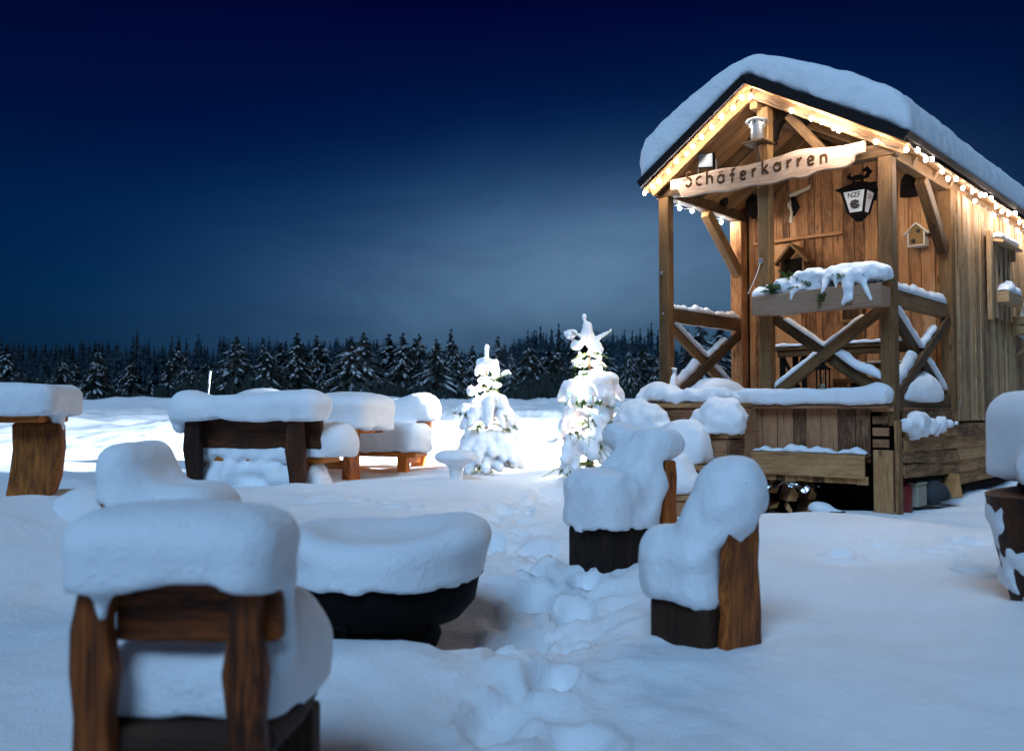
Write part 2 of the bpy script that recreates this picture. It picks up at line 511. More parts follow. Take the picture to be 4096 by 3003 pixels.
M['foil'] = plain('crumpled_foil', (.75, .77, .8), .22, 1.0, .3, 40, .05)
M['wire'] = plain('dark_green_cable', (.02, .022, .018), .6)
M['stick'] = plain('white_snow_pole', (.7, .72, .75), .6)
M['pane'] = plain('dark_pane', (.03, .025, .02), .2)
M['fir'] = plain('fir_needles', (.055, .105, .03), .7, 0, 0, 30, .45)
M['tfir'] = plain('lit_fir_needles', (.13, .19, .045), .7, 0, 0, 30, .45)  # lighter yellow-green than the planter twigs, so the needles look bulb-lit
M['firbark'] = plain('fir_bark', (.08, .05, .03), .85, 0, .5, 60, .4)
def mk_spruce():
    m, n, b = mat_new('frosted_spruce_needles'); g = n.new('ShaderNodeNewGeometry')
    f = n.noise(g.outputs['Position'], 1.1, 4, .7)
    f2 = n.noise(g.outputs['Position'], .12, 2, .5)
    f = n.math('ADD', f, n.math('MULTIPLY', f2, .35))
    n.l.new(n.ramp(f, [(.5, (.007, .012, .012, 1)), (.72, (.02, .032, .034, 1)), (.86, (.10, .125, .14, 1))]), b.inputs['Base Color']); b.inputs['Roughness'].default_value = .9
    b.inputs['Specular IOR Level'].default_value = .1
    return m
M['spruce'] = mk_spruce()
M['farwood'] = plain('haze_tinted_conifers', (.026, .048, .066), .9, 0, 0, .25, .6)  # paler blue-grey base colour stands in for haze over the far trees
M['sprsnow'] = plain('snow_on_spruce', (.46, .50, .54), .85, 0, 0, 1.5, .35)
def emis(name, c, s):
    m, n, b = mat_new(name)
    b.inputs['Base Color'].default_value = c; b.inputs['Emission Color'].default_value = c; b.inputs['Emission Strength'].default_value = s
    return m
M['bulb'] = emis('warm_white_bulb', c4(1, .90, .79), 760)
M['gbulb'] = emis('warm_white_gable_bulb', c4(1, .90, .79), 260)
M['ebulb'] = emis('warm_white_eave_bulb', c4(1, .90, .79), 280)
M['tbulb'] = emis('tree_bulb', c4(1, .95, .90), 760)
M['lamp'] = emis('added_floodlight_led', c4(.95, .97, 1), 30)

# ------------------------------------------------------------------ terrain
_by = [-8, 2.5, 4.2, 6, 8, 10, 12.5, 16, 20, 35, 60, 100, 140, 200, 260, 400]
_bz = [0.02, 0.0, .01, .08, .17, .2, .26, .36, .5, .86, 1.5, 2.5, 5.0, 9.0, 12.0, 15.0]
PATH = [(-.1, 2.2), (.02, 3.0), (.1, 3.7), (.14, 4.4), (.28, 5.2), (.3, 5.8), (.12, 6.5), (-.05, 7.2), (-.1, 8.2), (.1, 9.4), (.5, 10.6)]
FEET = []
_r = random.Random(5)
for a, b in zip(PATH[:-1], PATH[1:]):
    d = math.hypot(b[0]-a[0], b[1]-a[1]); k = max(1, int(d/.27))
    for i in range(k):
        t = i/k; s_ = (-1)**(len(FEET))
        nx_, ny_ = (b[1]-a[1])/d, -(b[0]-a[0])/d
        FEET.append((a[0]+(b[0]-a[0])*t+nx_*s_*.13+_r.uniform(-.06, .06), a[1]+(b[1]-a[1])*t+_r.uniform(-.06, .06), _r.uniform(.08, .13), _r.uniform(.05, .12), math.atan2(b[0]-a[0], b[1]-a[1])))
for x, y in [(-1.9, 9.0), (-1.55, 8.9), (-1.2, 8.75), (-.95, 8.6), (2.3, 6.3), (2.7, 6.5), (3.0, 6.25), (3.35, 6.55), (2.95, 5.7), (3.6, 6.1), (.75, 7.6), (1.1, 7.9), (1.3, 8.5)]:
    FEET.append((x, y, _r.uniform(.07, .11), _r.uniform(.015, .045), _r.random()*3))
def ground_h(X, Y):
    z = np.interp(Y, _by, _bz)
    g = lambda cx, cy, sx, sy, a: a*np.exp(-.5*(((X-cx)/sx)**2+((Y-cy)/sy)**2))
    z = z+g(-4.3, 6.6, 1.3, 1.0, .30)+g(-3.1, 7.6, .8, .8, .10)        # bank by the far left table
    z = z+g(2.75, 3.9, .5, .7, .22)+g(2.0, 3.4, .9, .5, .07)-g(1.5, 5.0, .5, .35, .06)-g(1.9, 2.9, .8, .3, .05)+g(2.2, 5.2, .9, .7, .05)
    z = z+g(2.6, 7.1, .9, .35, .05)+g(4.4, 7.7, 1.3, .8, .10)+g(2.3, 7.7, 1.2, .6, .07)-g(2.9, 9.0, .8, .6, .12)          # hollow under the porch
    z = z+g(-2.3, 9.2, 1.2, .5, .07)+g(-.6, 10.9, 1.4, .6, .06)
    z = z+g(-.5, 3.9, .8, .42, .15)-g(-.60, 4.62, .42, .36, .16)        # scoured ring under the fire bowl
    z = z+g(1.0, 4.4, .5, .4, .05)+g(.62, 5.75, .5, .5, .12)+g(1.45, 4.1, .25, .35, .04)
    amp = np.clip((Y-1)/6, .25, 1)
    z = z+.06*fbm(X*.8, Y*.8, None, 3, 3)*amp+.012*fbm(X*3.1, Y*3.1, None, 9, 2)
    # trodden path
    dmin = np.full(X.shape, 9.0)
    for a, b in zip(PATH[:-1], PATH[1:]):
        dx_, dy_ = b[0]-a[0], b[1]-a[1]; L = dx_*dx_+dy_*dy_
        t = np.clip(((X-a[0])*dx_+(Y-a[1])*dy_)/L, 0, 1)
        dmin = np.minimum(dmin, np.hypot(X-a[0]-dx_*t, Y-a[1]-dy_*t))
    tr = np.exp(-.5*(dmin/.34)**2)*np.clip((Y-2.0)/2.5, .35, 1)
    z = z+tr*(-.15+.060*fbm(X*4.5, Y*4.5, None, 21, 4)+.02*np.abs(fbm(X*14, Y*14, None, 4, 2)))
    tr2 = np.exp(-.5*(dmin/.55)**2)
    z = z+tr2*.022*fbm(X*4.2, Y*4.2, None, 33, 3)
    for fx, fy, r, dp, an in FEET:
        ca, sa = math.cos(an), math.sin(an)
        m = (np.abs(X-fx) < .5) & (np.abs(Y-fy) < .5)
        if not m.any(): continue
        xx = X[m]-fx; yy = Y[m]-fy
        u_ = (xx*ca-yy*sa)/r; v_ = (xx*sa+yy*ca)/(r*1.5)
        q = np.sqrt(u_*u_+v_*v_)
        q = q+.16*fbm(X[m]*9, Y[m]*9, None, 51, 2)
        z[m] += -dp*1.25*np.clip((1.2-q)*1.7, 0, 1)*np.clip((fy-1.5)/3, .5, 1)+(.03+.02*fbm(X[m]*17, Y[m]*17, None, 53, 2))*np.exp(-.5*((q-1.35)/.22)**2)
    # churned field beyond the benches
    far = np.clip((Y-13)/4, 0, 1)*np.clip((80-Y)/30, 0, 1)
    z = z+far*(.12*fbm(X*.55, Y*1.3, None, 41, 4)+.09*np.abs(fbm(X*1.7, Y*2.0, None, 44, 3)))
    z = z+.40*np.exp(-.5*((Y-58-2*np.sin(X*.07))/2.2)**2)*(1+.5*fbm(X*.25, Y*.3, None, 8, 3))
    z = z+.22*np.exp(-.5*((Y-26-1.5*np.sin(X*.2))/.8)**2)*(.6+.8*fbm(X*.9, Y*.9, None, 18, 3))
    return z
def gz(x, y): return float(ground_h(np.array([float(x)]), np.array([float(y)]))[0])
def axis(lo, hi, f0, f1, step, grow):
    a = list(np.arange(f0, f1+1e-6, step)); s_ = step
    while a[-1] < hi: s_ *= grow; a.append(a[-1]+s_)
    s_ = step; b = []
    c = a[0]
    while c > lo: s_ *= grow; c -= s_; b.append(c)
    return np.array(b[::-1]+a)
gx = axis(-420, 420, -2.6, 3.6, .031, 1.03); gy = axis(-30, 420, 2.2, 10.0, .031, 1.016)
GX, GY = np.meshgrid(gx, gy, indexing='ij')
GZ = ground_h(GX, GY)
nxg, nyg = GX.shape
ii = np.arange(nxg*nyg).reshape(nxg, nyg)
gf = np.stack([ii[:-1, :-1], ii[1:, :-1], ii[1:, 1:], ii[:-1, 1:]], -1).reshape(-1, 4)
g = mesh_obj('snow_ground', np.stack([GX, GY, GZ], -1).reshape(-1, 3), gf, M['snow'])
g['kind'] = 'structure'

# ------------------------------------------------------------------ forest
def conifer(seed, whorls=20, per=7, rad=.30, tuft=5):
    rg = random.Random(seed); cv = []; cf = []; sv = []; sf = []
    def strip(V, F, pts, wds, drop):
        b = len(V)
        for p, wd, sd_ in zip(pts, wds, [None]*len(pts)):
            pass
        for i, p in enumerate(pts):
            d = (pts[min(i+1, len(pts)-1)]-pts[max(i-1, 0)]).normalized()
            a = d.cross(Vector((0, 0, 1)))
            a = a.normalized() if a.length > .01 else Vector((1, 0, 0))
            V.append(p+a*wds[i]-Vector((0, 0, drop*wds[i]))); V.append(p); V.append(p-a*wds[i]-Vector((0, 0, drop*wds[i])))
        for i in range(len(pts)-1):
            for k in (0, 1):
                F.append((b+i*3+k, b+i*3+k+1, b+i*3+k+4, b+i*3+k+3))
    for wi in range(whorls):
        t = wi/(whorls-1)
        z0 = .05+.93*t**.9
        L0 = rad*(1-t)**.8+.012
        for k in range(per if t < .8 else 5):
            an = rg.random()*6.283; L = L0*rg.uniform(.65, 1.15)
            z = z0+rg.uniform(-.02, .02)
            rise = -.25 if t > .85 else -.02
            pts = []
            for j in range(4):
                q = j/3
                pts.append(Vector((math.cos(an)*L*q, math.sin(an)*L*q, z+L*(rise*q-.75*q*q+.18*q**4))))
            wv = .030*(1.1-.6*t)
            strip(cv, cf, pts, [wv*.7, wv*1.2, wv, .002], 1.0)
            for u in range(tuft):
                q = rg.uniform(.2, 1); p = Vector((math.cos(an)*L*q, math.sin(an)*L*q, z+L*(rise*q-.55*q*q)))
                a2 = an+rg.choice((-1, 1))*rg.uniform(.5, 1.1); l2 = .05*rg.uniform(.6, 1.3)*(1.1-t*.7)
                e = p+Vector((math.cos(a2)*l2, math.sin(a2)*l2, -l2*.75))
                b = len(cv); wq = Vector((-math.sin(a2), math.cos(a2), 0))*.011
                cv.extend([p+wq, p-wq, e-wq*.4, e+wq*.4]); cf.append((b, b+1, b+2, b+3))
            if rg.random() < .66 and t < .93:
                up = Vector((0, 0, .006))
                q0 = rg.uniform(.2, .5)
                ps = []
                for j in range(4):
                    q = q0+(1-q0)*j/3
                    ps.append(Vector((math.cos(an)*L*q, math.sin(an)*L*q, z+L*(rise*q-.75*q*q+.18*q**4)))+up)
                strip(sv, sf, ps, [.004, wv*.75*rg.uniform(.5, 1.2), wv*.6, .003], .55)
    # the leading shoot and a dark core behind the boughs
    for k in range(3):
        a = k*1.05; q = Vector((math.cos(a), math.sin(a), 0)); b = len(cv)
        cv.extend([q*rad*.42+Vector((0, 0, .03)), -q*rad*.42+Vector((0, 0, .03)), -q*.016+Vector((0, 0, .9)), q*.016+Vector((0, 0, .9))]); cf.append((b, b+1, b+2, b+3))
        b = len(cv); cv.extend([q*.012+Vector((0, 0, .86)), -q*.012+Vector((0, 0, .86)), -q*.002+Vector((0, 0, 1.0)), q*.002+Vector((0, 0, 1.0))]); cf.append((b, b+1, b+2, b+3))
    return cv, cf, sv, sf
def tree_proto(name, seed, **kw):
    cv, cf, sv, sf = conifer(seed, **kw)
    r = thing(name, None, 'tree')
    tm = MB().tube([(0, 0, -.05), (0, 0, .4), (0, 0, .99)], [.018, .012, .002], 6)
    tm.build('trunk', M['firbark'], r)
    mesh_obj('crown', [tuple(v) for v in cv], cf, M['spruce'], r, False)
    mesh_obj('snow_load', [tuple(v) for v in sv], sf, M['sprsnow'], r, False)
    return r
protos = [tree_proto('spruce_tree', 11, rad=.40, whorls=17, per=9), tree_proto('spruce_tree', 12, rad=.27), tree_proto('spruce_tree', 13, rad=.22, whorls=22), tree_proto('spruce_tree', 14, rad=.38, whorls=18)]
used = [False]*len(protos)
def put_tree(px, ytop, dist, kind, label, wide=1.0):
    # px, ytop: where the tip stands in the 1024 px wide picture at that distance
    x = (px-512)/FPX*dist; zt = CAM_Z+(409-ytop)/FPX*dist
    zb = gz(x, dist); H = max(2.5, zt-zb)
    rz = random.random()*6.28
    sc = (H*wide, H*wide, H)
    if not used[kind]:
        o = protos[kind]; used[kind] = True
        o.location = (x, dist, zb); o.rotation_euler = (0, 0, rz); o.scale = sc; o['label'] = label; o['group'] = 'spruces along the forest edge'
    else: o = dup(protos[kind], (x, dist, zb), rz, label, 'spruces along the forest edge', sc)
    return o
random.seed(3)
NAMED = [
    (236, 335, 84, 0, 'broad dark snow-streaked spruce rising behind the left part of the long bench', 1.65),
    (297, 332, 84, 1, 'slim tall spruce standing between the two broadest spruces over the benches', 1.5),
    (363, 331, 84, 0, 'broad snow-streaked spruce rising right above the picnic table', 1.6),
    (403, 332, 87, 1, 'dark spruce just right of the broad one over the picnic table', 1.45),
    (104, 360, 82, 3, 'low wide snowy spruce at the forest foot right of the far left table', 1.0),
    (186, 352, 84, 3, 'low snowy spruce left of the broad spruce behind the long bench', .9),
    (322, 368, 80, 2, 'young snow-covered spruce in front of the dark trees over the benches', 1.1),
    (430, 352, 82, 3, 'snowy spruce between the picnic set and the smaller lit tree', .8),
    (511, 348, 82, 2, 'snow-hung spruce between the two lit Christmas trees', 1.1),
    (629, 345, 84, 3, 'snow-hung spruce just right of the taller lit Christmas tree', .7),
    (263, 338, 88, 2, 'thin spruce tip between the broad dark spruce and the slim tall one', 1.0),
    (451, 328, 92, 1, 'tall spruce behind the tip of the smaller lit tree', 1.0)]
for px, yt, d, k, lb, wd in NAMED: put_tree(px, yt, d, k, lb, wd)
for i in range(64):
    px = -10+i*12.4+random.uniform(-6, 6)
    sky = np.interp(px, [0, 200, 400, 560, 700, 800], [347, 344, 338, 331, 327, 326])
    put_tree(px, sky+random.choice((random.uniform(-6, 5), random.uniform(4, 16), random.uniform(12, 34))), random.uniform(80, 104), random.choice((0, 1, 1, 2, 3)),
             'dark snow-dusted spruce packed among its like in the forest edge beyond the field', random.uniform(1.1, 1.9))
# the wood behind them, far off: one mass
def wood_mass():
    cv, cf, sv, sf = conifer(77, whorls=9, per=5, rad=.24, tuft=1)
    cv = np.array([tuple(v) for v in cv]); cf = np.array(cf); out = []; fo = []; b = 0
    rg = np.random.default_rng(4)
    for d in np.linspace(112, 240, 16):
        n = int(d*1.15)
        for i in range(n):
            x = (-.66+1.25*(i+rg.uniform(-.5, .5))/n)*d; y = d+rg.uniform(-3, 3)
            H = rg.uniform(4.2, 8.2)*(.85+.25*math.sin(x*.11)+.1*math.sin(x*.37)); a = rg.uniform(0, 6.28)
            z = np.interp(y, _by, _bz)+.2
            if x/y < -.2: H *= .85
            ca, sa = math.cos(a), math.sin(a)
            p = np.stack([(cv[:, 0]*ca-cv[:, 1]*sa)*H+x, (cv[:, 0]*sa+cv[:, 1]*ca)*H+y, cv[:, 2]*H+z], 1)
            out.append(p); fo.append(cf+b); b += len(cv)
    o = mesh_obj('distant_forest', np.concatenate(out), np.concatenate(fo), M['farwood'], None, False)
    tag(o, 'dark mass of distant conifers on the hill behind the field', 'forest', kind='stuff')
wood_mass()
# undergrowth along the foot of the forest
def brush():
    rg = random.Random(8); V = []; F = []
    for i in range(1900):
        d = rg.uniform(77, 88); x = rg.uniform(-.62, .34)*d
        h = .25+2.3*max(0, math.sin(x*.31)*math.sin(x*.083+1)*.6+.35+rg.uniform(-.25, .35)); z = float(np.interp(d, _by, _bz))
        for k in range(4):
            a = rg.random()*6.28; l = h*rg.uniform(.5, 1)
            p = Vector((x+rg.uniform(-.5, .5), d, z)); e = p+Vector((math.cos(a)*l*.6, math.sin(a)*l*.4, l))
            q = Vector((math.sin(a), 0, .3))*.10; b = len(V)
            V.extend([p-q, p+q, e+q, e-q]); F.append((b, b+1, b+2, b+3))
    o = mesh_obj('undergrowth', [tuple(v) for v in V], F, plain('frosted_brush', (.016, .024, .024), .9, 0, 0, .5, .5), None, False)
    tag(o, 'low frosted scrub along the foot of the forest', 'scrub', kind='stuff')
brush()
# ------------------------------------------------------------------ the cabin
random.seed(21)
HUT_LOC = Vector((3.41, 8.0, 0)); HUT_RZ = R(-42)
HM = Matrix.Translation(HUT_LOC) @ Matrix.Rotation(HUT_RZ, 4, 'Z')
def hw(x, y, z): return HM @ Vector((x, y, z))
hut = thing('wooden_cabin', 'snow-roofed timber cabin with a raised open porch and gable lit by bulbs', 'cabin', HUT_LOC, HUT_RZ)
W0, YW, YB = -2.34, 1.8, 5.5
AX, AZ, LX, LZ, RX, RZ_ = -1.235, 4.37, -2.47, 3.53, .28, 3.49
def roof_z(x): return AZ+(LZ-AZ)*(x-AX)/(LX-AX) if x < AX else AZ+(RZ_-AZ)*(x-AX)/(RX-AX)

# posts
def post(x, y, z0, z1, s=.125, name='post', mat='porch'):
    b = MB(); b.box((x, y, (z0+z1)/2), (s, s, z1-z0), None, None, 2); return b.build(name, M[mat], hut, .008)
post(0, 0, 1.0, 3.44); post(-1.18, 0, 1.16, 4.16, .12); post(W0, 0, 1.16, 3.44, .12)
post(W0-.01, 1.66, .5, 3.44, .15, 'wall_post', 'wall'); post(.01, 1.72, .4, 3.46, .13, 'wall_post', 'porch')
for (x, y, z, s_) in ((-1.205, -.075, 2.62, .045), (W0-.02, -.07, 2.62, .035), (W0-.0, -.07, 2.18, .022)):
    b = MB(); b.box((x, y, z), (s_, .02, s_*1.1)); b.build('junction_box', M['steel'], hut, .004)
b = MB(); b.tube([(-1.205, -.08, 2.6), (-1.23, -.16, 2.42), (-1.25, -.26, 2.28)], .003, 5); b.build('thin_cable', M['stick'], hut)
# beams
b = MB(); b.bar((W0-.10, 0, 3.50), (.10, 0, 3.50), .12, .12); b.build('header_beam', M['porch'], hut, .008)
for x in (0, W0):
    b = MB(); b.bar((x, .065, 3.50), (x, 5.4, 3.50), .119, .11); b.build('top_plate', M['porch'], hut, .008)
# knee braces
for x in (.0, W0):
    b = MB(); b.bar((x, .95 if x == 0 else .86, 3.43), (x, 1.62, 2.80), .13, .10, (0, 1, 0)); b.build('knee_brace', M['porch'], hut, .008)
# rails, crosses, sills, snow on them
def cross(p00, p11, p01, p10, off, out):
    for (a, c, o_) in ((p00, p11, off), (p01, p10, -off)):
        b = MB(); b.bar(Vector(a)+Vector(out)*o_, Vector(c)+Vector(out)*o_, .105, .05, (0, 0, 1)); b.build('cross_brace', M['porch'], hut, .006)
for x, sx in ((0, 1), (W0, -1)):
    b = MB(); b.bar((x, .063, 2.17), (x, 1.66, 2.17), .15, .07); rl = b.build('railing', M['porch'], hut, .008)
    ridge('snow_cap', [(x, .08, 2.245), (x, 1.62, 2.245)], .085, .085 if sx > 0 else .06, M['snow'], rl, 3+sx, lump=.6 if sx < 0 else .3)
    cross((x, .06, 1.26), (x, 1.66, 2.09), (x, .06, 2.09), (x, 1.66, 1.26), .028, (1, 0, 0))
    b = MB(); b.bar((x, .063, 1.235), (x, 1.66, 1.235), .13, .08); b.build('bottom_rail', M['porch'], hut, .008)
    # drifts wedged into the crossing and at the foot
    ridge('snow_drift', [(x, .12, 2.10), (x, .84, 1.745), (x, 1.30, 1.98)], .075, .055, M['snow'], hut, 5+sx, lump=.2)
    ridge('snow_drift', [(x, .12, 1.36), (x, .42, 1.52), (x, .66, 1.66)], .08, .10, M['snow'], hut, 8+sx, lump=.2)
    ridge('snow_drift', [(x, 1.0, 1.66), (x, 1.35, 1.48), (x, 1.6, 1.35)], .07, .06, M['snow'], hut, 9+sx, lump=.2)
snow('snow_drift', (-.42, .1, 1.28), (.1, 1.6, 1.7), .035, lambda P: s_ell(P, (-.08, .85, 1.29), (.20, .72, .24)), hut, M['snow'])
snow('snow_drift', (W0-.2, .2, 1.28), (W0+.5, 1.6, 1.7), .035, lambda P: s_ell(P, (W0+.1, .9, 1.29), (.24, .6, .22)), hut, M['snow'])
cross((-1.12, 0, 1.27), (-.06, 0, 2.06), (-1.12, 0, 2.06), (-.06, 0, 1.27), .028, (0, -1, 0))
ridge('snow_drift', [(-1.0, 0, 2.03), (-.60, 0, 1.745), (-.2, 0, 2.01)], .07, .04, M['snow'], hut, 31, lump=.2)
ridge('snow_drift', [(-1.10, 0, 1.36), (-.86, 0, 1.53), (-.66, 0, 1.685)], .07, .05, M['snow'], hut, 32, lump=.2)
ridge('snow_drift', [(-.52, 0, 1.69), (-.3, 0, 1.52), (-.07, 0, 1.42)], .08, .075, M['snow'], hut, 33, lump=.25)
# deck
b = MB()
for i in range(13): b.box((-1.17, -.02+i*.145, 1.15), (2.44, .135, .04), None, None, 0)
b.build('porch_deck', M['skirt'], hut, .004)
# front skirt: boards, trough board, lower slats, corner leg
b = MB(); x = -1.33
while x < -.2:
    wd = random.uniform(.10, .17); wd = min(wd, -.12-x); b.box((x+wd/2, -.11+random.uniform(-.004, .004), .92), (wd-.006, .024, .50), None, None, 2); x += wd
b.build('front_skirt', M['skirt'], hut, .003)
b = MB(); b.box((-.70, -.13, 1.175), (1.44, .16, .035), None, None, 0); b.build('front_ledge', M['skirt'], hut, .005)
b = MB()
for i in range(4): b.box((-.06, -.085, .74+i*.105), (.14, .03, .075), None, None, 0)
b.build('corner_slats', M['skirt'], hut, .003)
b = MB(); b.box((-.71, -.27, .64), (1.14, .035, .21), None, None, 0); b.box((-.71, -.18, .735), (1.14, .15, .03), None, None, 0)
b.build('trough_board', M['plank'], hut, .006)
ridge('snow_cap', [(-1.24, -.2, .752), (-.14, -.2, .752)], .12, .045, M['snow'], hut, 44, lump=.9)
b = MB(); x = -1.28
while x < -.2:
    wd = random.uniform(.08, .11); b.box((x+wd/2, -.235, .515), (wd-.004, .02, .07+random.uniform(-.01, .01)), None, None, 2); x += wd
b.build('lower_slats', M['plank'], hut, .003)
b = MB(); b.box((-.02, -.15, .46), (.165, .05, .66), None, None, 2); b.box((.08, -.06, .6), (.03, .13, .9), None, None, 2); b.build('corner_leg', M['plank'], hut, .006)
# snow on the ledge
def fld(P):
    x, y, z = P
    d = s_box(P, (-.70, -.13, 1.265), (.74, .12, .085), .05)
    d = smin(d, s_ell(P, (-.06, -.14, 1.30), (.12, .1, .09)), .06)
    return smax(d, 1.196-z, .012)
snow('snow_cap', (-1.46, -.27, 1.18), (.1, .02, 1.42), .022, fld, hut, M['snow'], .016, 4, 7)
# plinth boards on the right side
b = MB()
for i in range(5):
    z = 1.10-i*.115; M3 = Matrix.Rotation(R(-7), 3, 'Y') @ Matrix.Rotation(R(random.uniform(-1, 1)+ (-1.5 if i > 2 else 0)), 3, 'X')
    b.box((.085, .88, z-.03-.008*i), (.025, 1.62+random.uniform(-.05, .03), .125), M3, None, 1)
for i in range(5):
    z = 1.0-i*.125; b.box((.075, 3.6, z-.06), (.025, 3.7, .13), Matrix.Rotation(R(-6), 3, 'Y'), None, 1)
b.build('plinth_boards', M['plank'], hut, .004)
snow('snow_clump', (.02, .05, .9), (.24, 1.75, 1.2), .025, lambda P: smin(smin(s_ell(P, (.12, .35, 1.0), (.07, .32, .11)), s_cap(P, (.11, .1, 1.03), (.11, 1.65, 1.0), .035, .022), .08), s_ell(P, (.12, 1.0, 1.0), (.06, .16, .08)), .06), hut, M['snow'], .03, 9, 9)
# walls
def boards(name, mat, x0, x1, y, ztop, z0, wmin, wmax, axis_='x', parent=hut, prou=.006):
    b = MB(); a = x0
    while a < x1-.01:
        wd = min(random.uniform(wmin, wmax), x1-a); m_ = a+wd/2; zt = ztop(m_) if callable(ztop) else ztop
        zl = min(ztop(a), ztop(a+wd)) if callable(ztop) else zt
        th = .022+random.uniform(0, prou)
        if axis_ == 'x': b.box((m_, y+.015-th/2, (z0+zl)/2), (wd-.005, th, zl-z0), None, None, 2)
        else: b.box((y-.015+th/2, m_, (z0+zl)/2), (th, wd-.005, zl-z0), None, None, 2)
        a += wd
    return b.build(name, mat, parent, .003)
fw = boards('front_wall', M['wall'], W0+.06, -.05, YW, lambda x: roof_z(x)-.10, 1.17, .075, .15)
boards('side_wall', M['siding'], 1.80, YB, .055, 3.46, 1.03, .06, .14, 'y', hut, .022)
boards('side_wall', M['siding'], 1.80, YB, W0-.05, 3.46, 1.03, .08, .16, 'y')
boards('rear_wall', M['siding'], W0, 0.04, YB, lambda x: roof_z(x)-.10, .6, .1, .2)
b = MB(); b.box((W0, 3.4, .75), (.03, 4.2, .8), None, None, 1); b.box((-1.25, .50, .56), (2.14, .03, 1.1), None, None, 0); b.box((-.18, 1.1, .56), (.03, 1.2, 1.1), None, None, 1); b.build('underfloor_shade_panels', M['bark'], hut)  # dark panels put under the floor to stand in for deep shade
b = MB(); b.box((-1.17, 3.6, 1.06), (2.3, 3.7, .08), None, None, 1); b.build('floor_frame', M['skirt'], hut)
b = MB(); b.box((.075, 1.86, 2.25), (.05, .10, 2.42), None, None, 2); b.build('corner_board', M['siding'], hut, .006)
# door with frame and lintel
b = MB(); b.box((-1.86, YW-.025, 2.16), (.50, .03, 1.92), None, None, 2); dr = b.build('door', M['wall'], hut, .006)
b = MB(); b.tube([(-1.66, YW-.09, 2.15), (-1.66, YW-.04, 2.15)], .012, 8).tube([(-1.66, YW-.09, 2.15), (-1.75, YW-.09, 2.15)], .01, 8); b.build('handle', M['iron'], dr)
b = MB(); b.box((-2.14, YW-.03, 2.16), (.09, .05, 1.96), None, None, 2); b.box((-1.58, YW-.03, 2.16), (.05, .05, 1.96), None, None, 2); b.box((-1.65, YW-.03, 3.165), (1.1, .045, .04), None, None, 0); b.build('door_frame', M['wall'], hut, .006)
# roof: ceiling boards, felt-covered slab, barge boards, rafters
b = MB(); yy = -.27
while yy < 5.5:
    wd = .16
    for (ex, ez) in ((LX+.02, LZ-.02), (RX-.02, RZ_-.02)):
        b.bar((ex, yy+wd/2, ez-.015), (AX, yy+wd/2, AZ-.022), wd-.006, .02, (0, 1, 0))
    yy += wd
b.build('ceiling_boards', M['soffit'], hut)
def slab(x, z):
    d = Vector((AX-x, 0, AZ-z)); n_ = Vector((-d.z, 0, d.x)).normalized()
    if n_.z < 0: n_ = -n_
    b.prism([(0, 0), (d.length, 0), (d.length+ (.035 if x < AX else .035), .05), (0, .05)], Vector((x, 5.62, z)), d, n_, 5.94) if d.x > 0 else b.prism([(0, 0), (d.length, 0), (d.length+.03, .05), (0, .05)], Vector((x, -.32, z)), d, n_, 5.94)
b = MB(); slab(LX, LZ+.012); slab(RX, RZ_+.012)
for (ex, ez) in ((LX, LZ), (RX, RZ_)): b.bar((ex, -.325, ez+.02), (AX, -.325, AZ+.02), .085, .02, (0, 0, 1))
roof = b.build('roof', M['felt'], hut)
for y in (-.17,):
    for (ex, ez) in ((LX+.06, LZ-.045), (RX-.05, RZ_-.05)):
        b = MB(); b.bar((ex, y, ez), (AX, y, AZ-.08), .115, .045, (0, 0, 1)); b.build('barge_board', M['porch'], hut, .006)
for y in (.55, 1.2, 1.7):
    for (ex, ez) in ((LX+.2, LZ+.02), (RX-.2, RZ_+.02)):
        b = MB(); b.bar((ex, y, ez), (AX, y, AZ-.11), .11, .06, (0, 0, 1)); b.build('rafter', M['porch'], hut, .006)
b = MB(); b.bar((AX, -.14, AZ-.17), (AX, 5.4, AZ-.17), .13, .08); b.build('ridge_beam', M['porch'], hut, .006)
b = MB(); b.bar((-.55, .04, 3.56), (-.95, .04, 4.05), .09, .05); b.bar((-.1, .6, 3.62), (-1.1, .6, 4.2), .07, .04); b.build('roof_strut', M['porch'], hut, .006)
# deep snow on the roof
def froof(P):
    x, y, z = P
    sl = .62
    xr = x-AX
    top = AZ+.06-sl*(np.sqrt(xr*xr+.16)-.25)+.30
    bot = np.where(x < AX, AZ+(LZ-AZ)*(x-AX)/(LX-AX), AZ+(RZ_-AZ)*(x-AX)/(RX-AX))+.075
    n1 = .018*fbm(x*1.2, y*1.0, None, 12, 2)
    d = (z-top)*.85+n1
    d = smax(d, (x-(RX+.015)), .22)
    d = smax(d, ((LX-.035)-x), .22)
    d = smax(d, -.322-y, .13)
    d = smax(d, y-5.65, .2)
    d = smax(d, (bot-z)*.85, .02)
    return d
snow('roof_snow', (LX-.15, -.45, 3.45), (RX+.15, 5.75, 4.85), .042, froof, roof, M['snow'], .012, 6, 9)
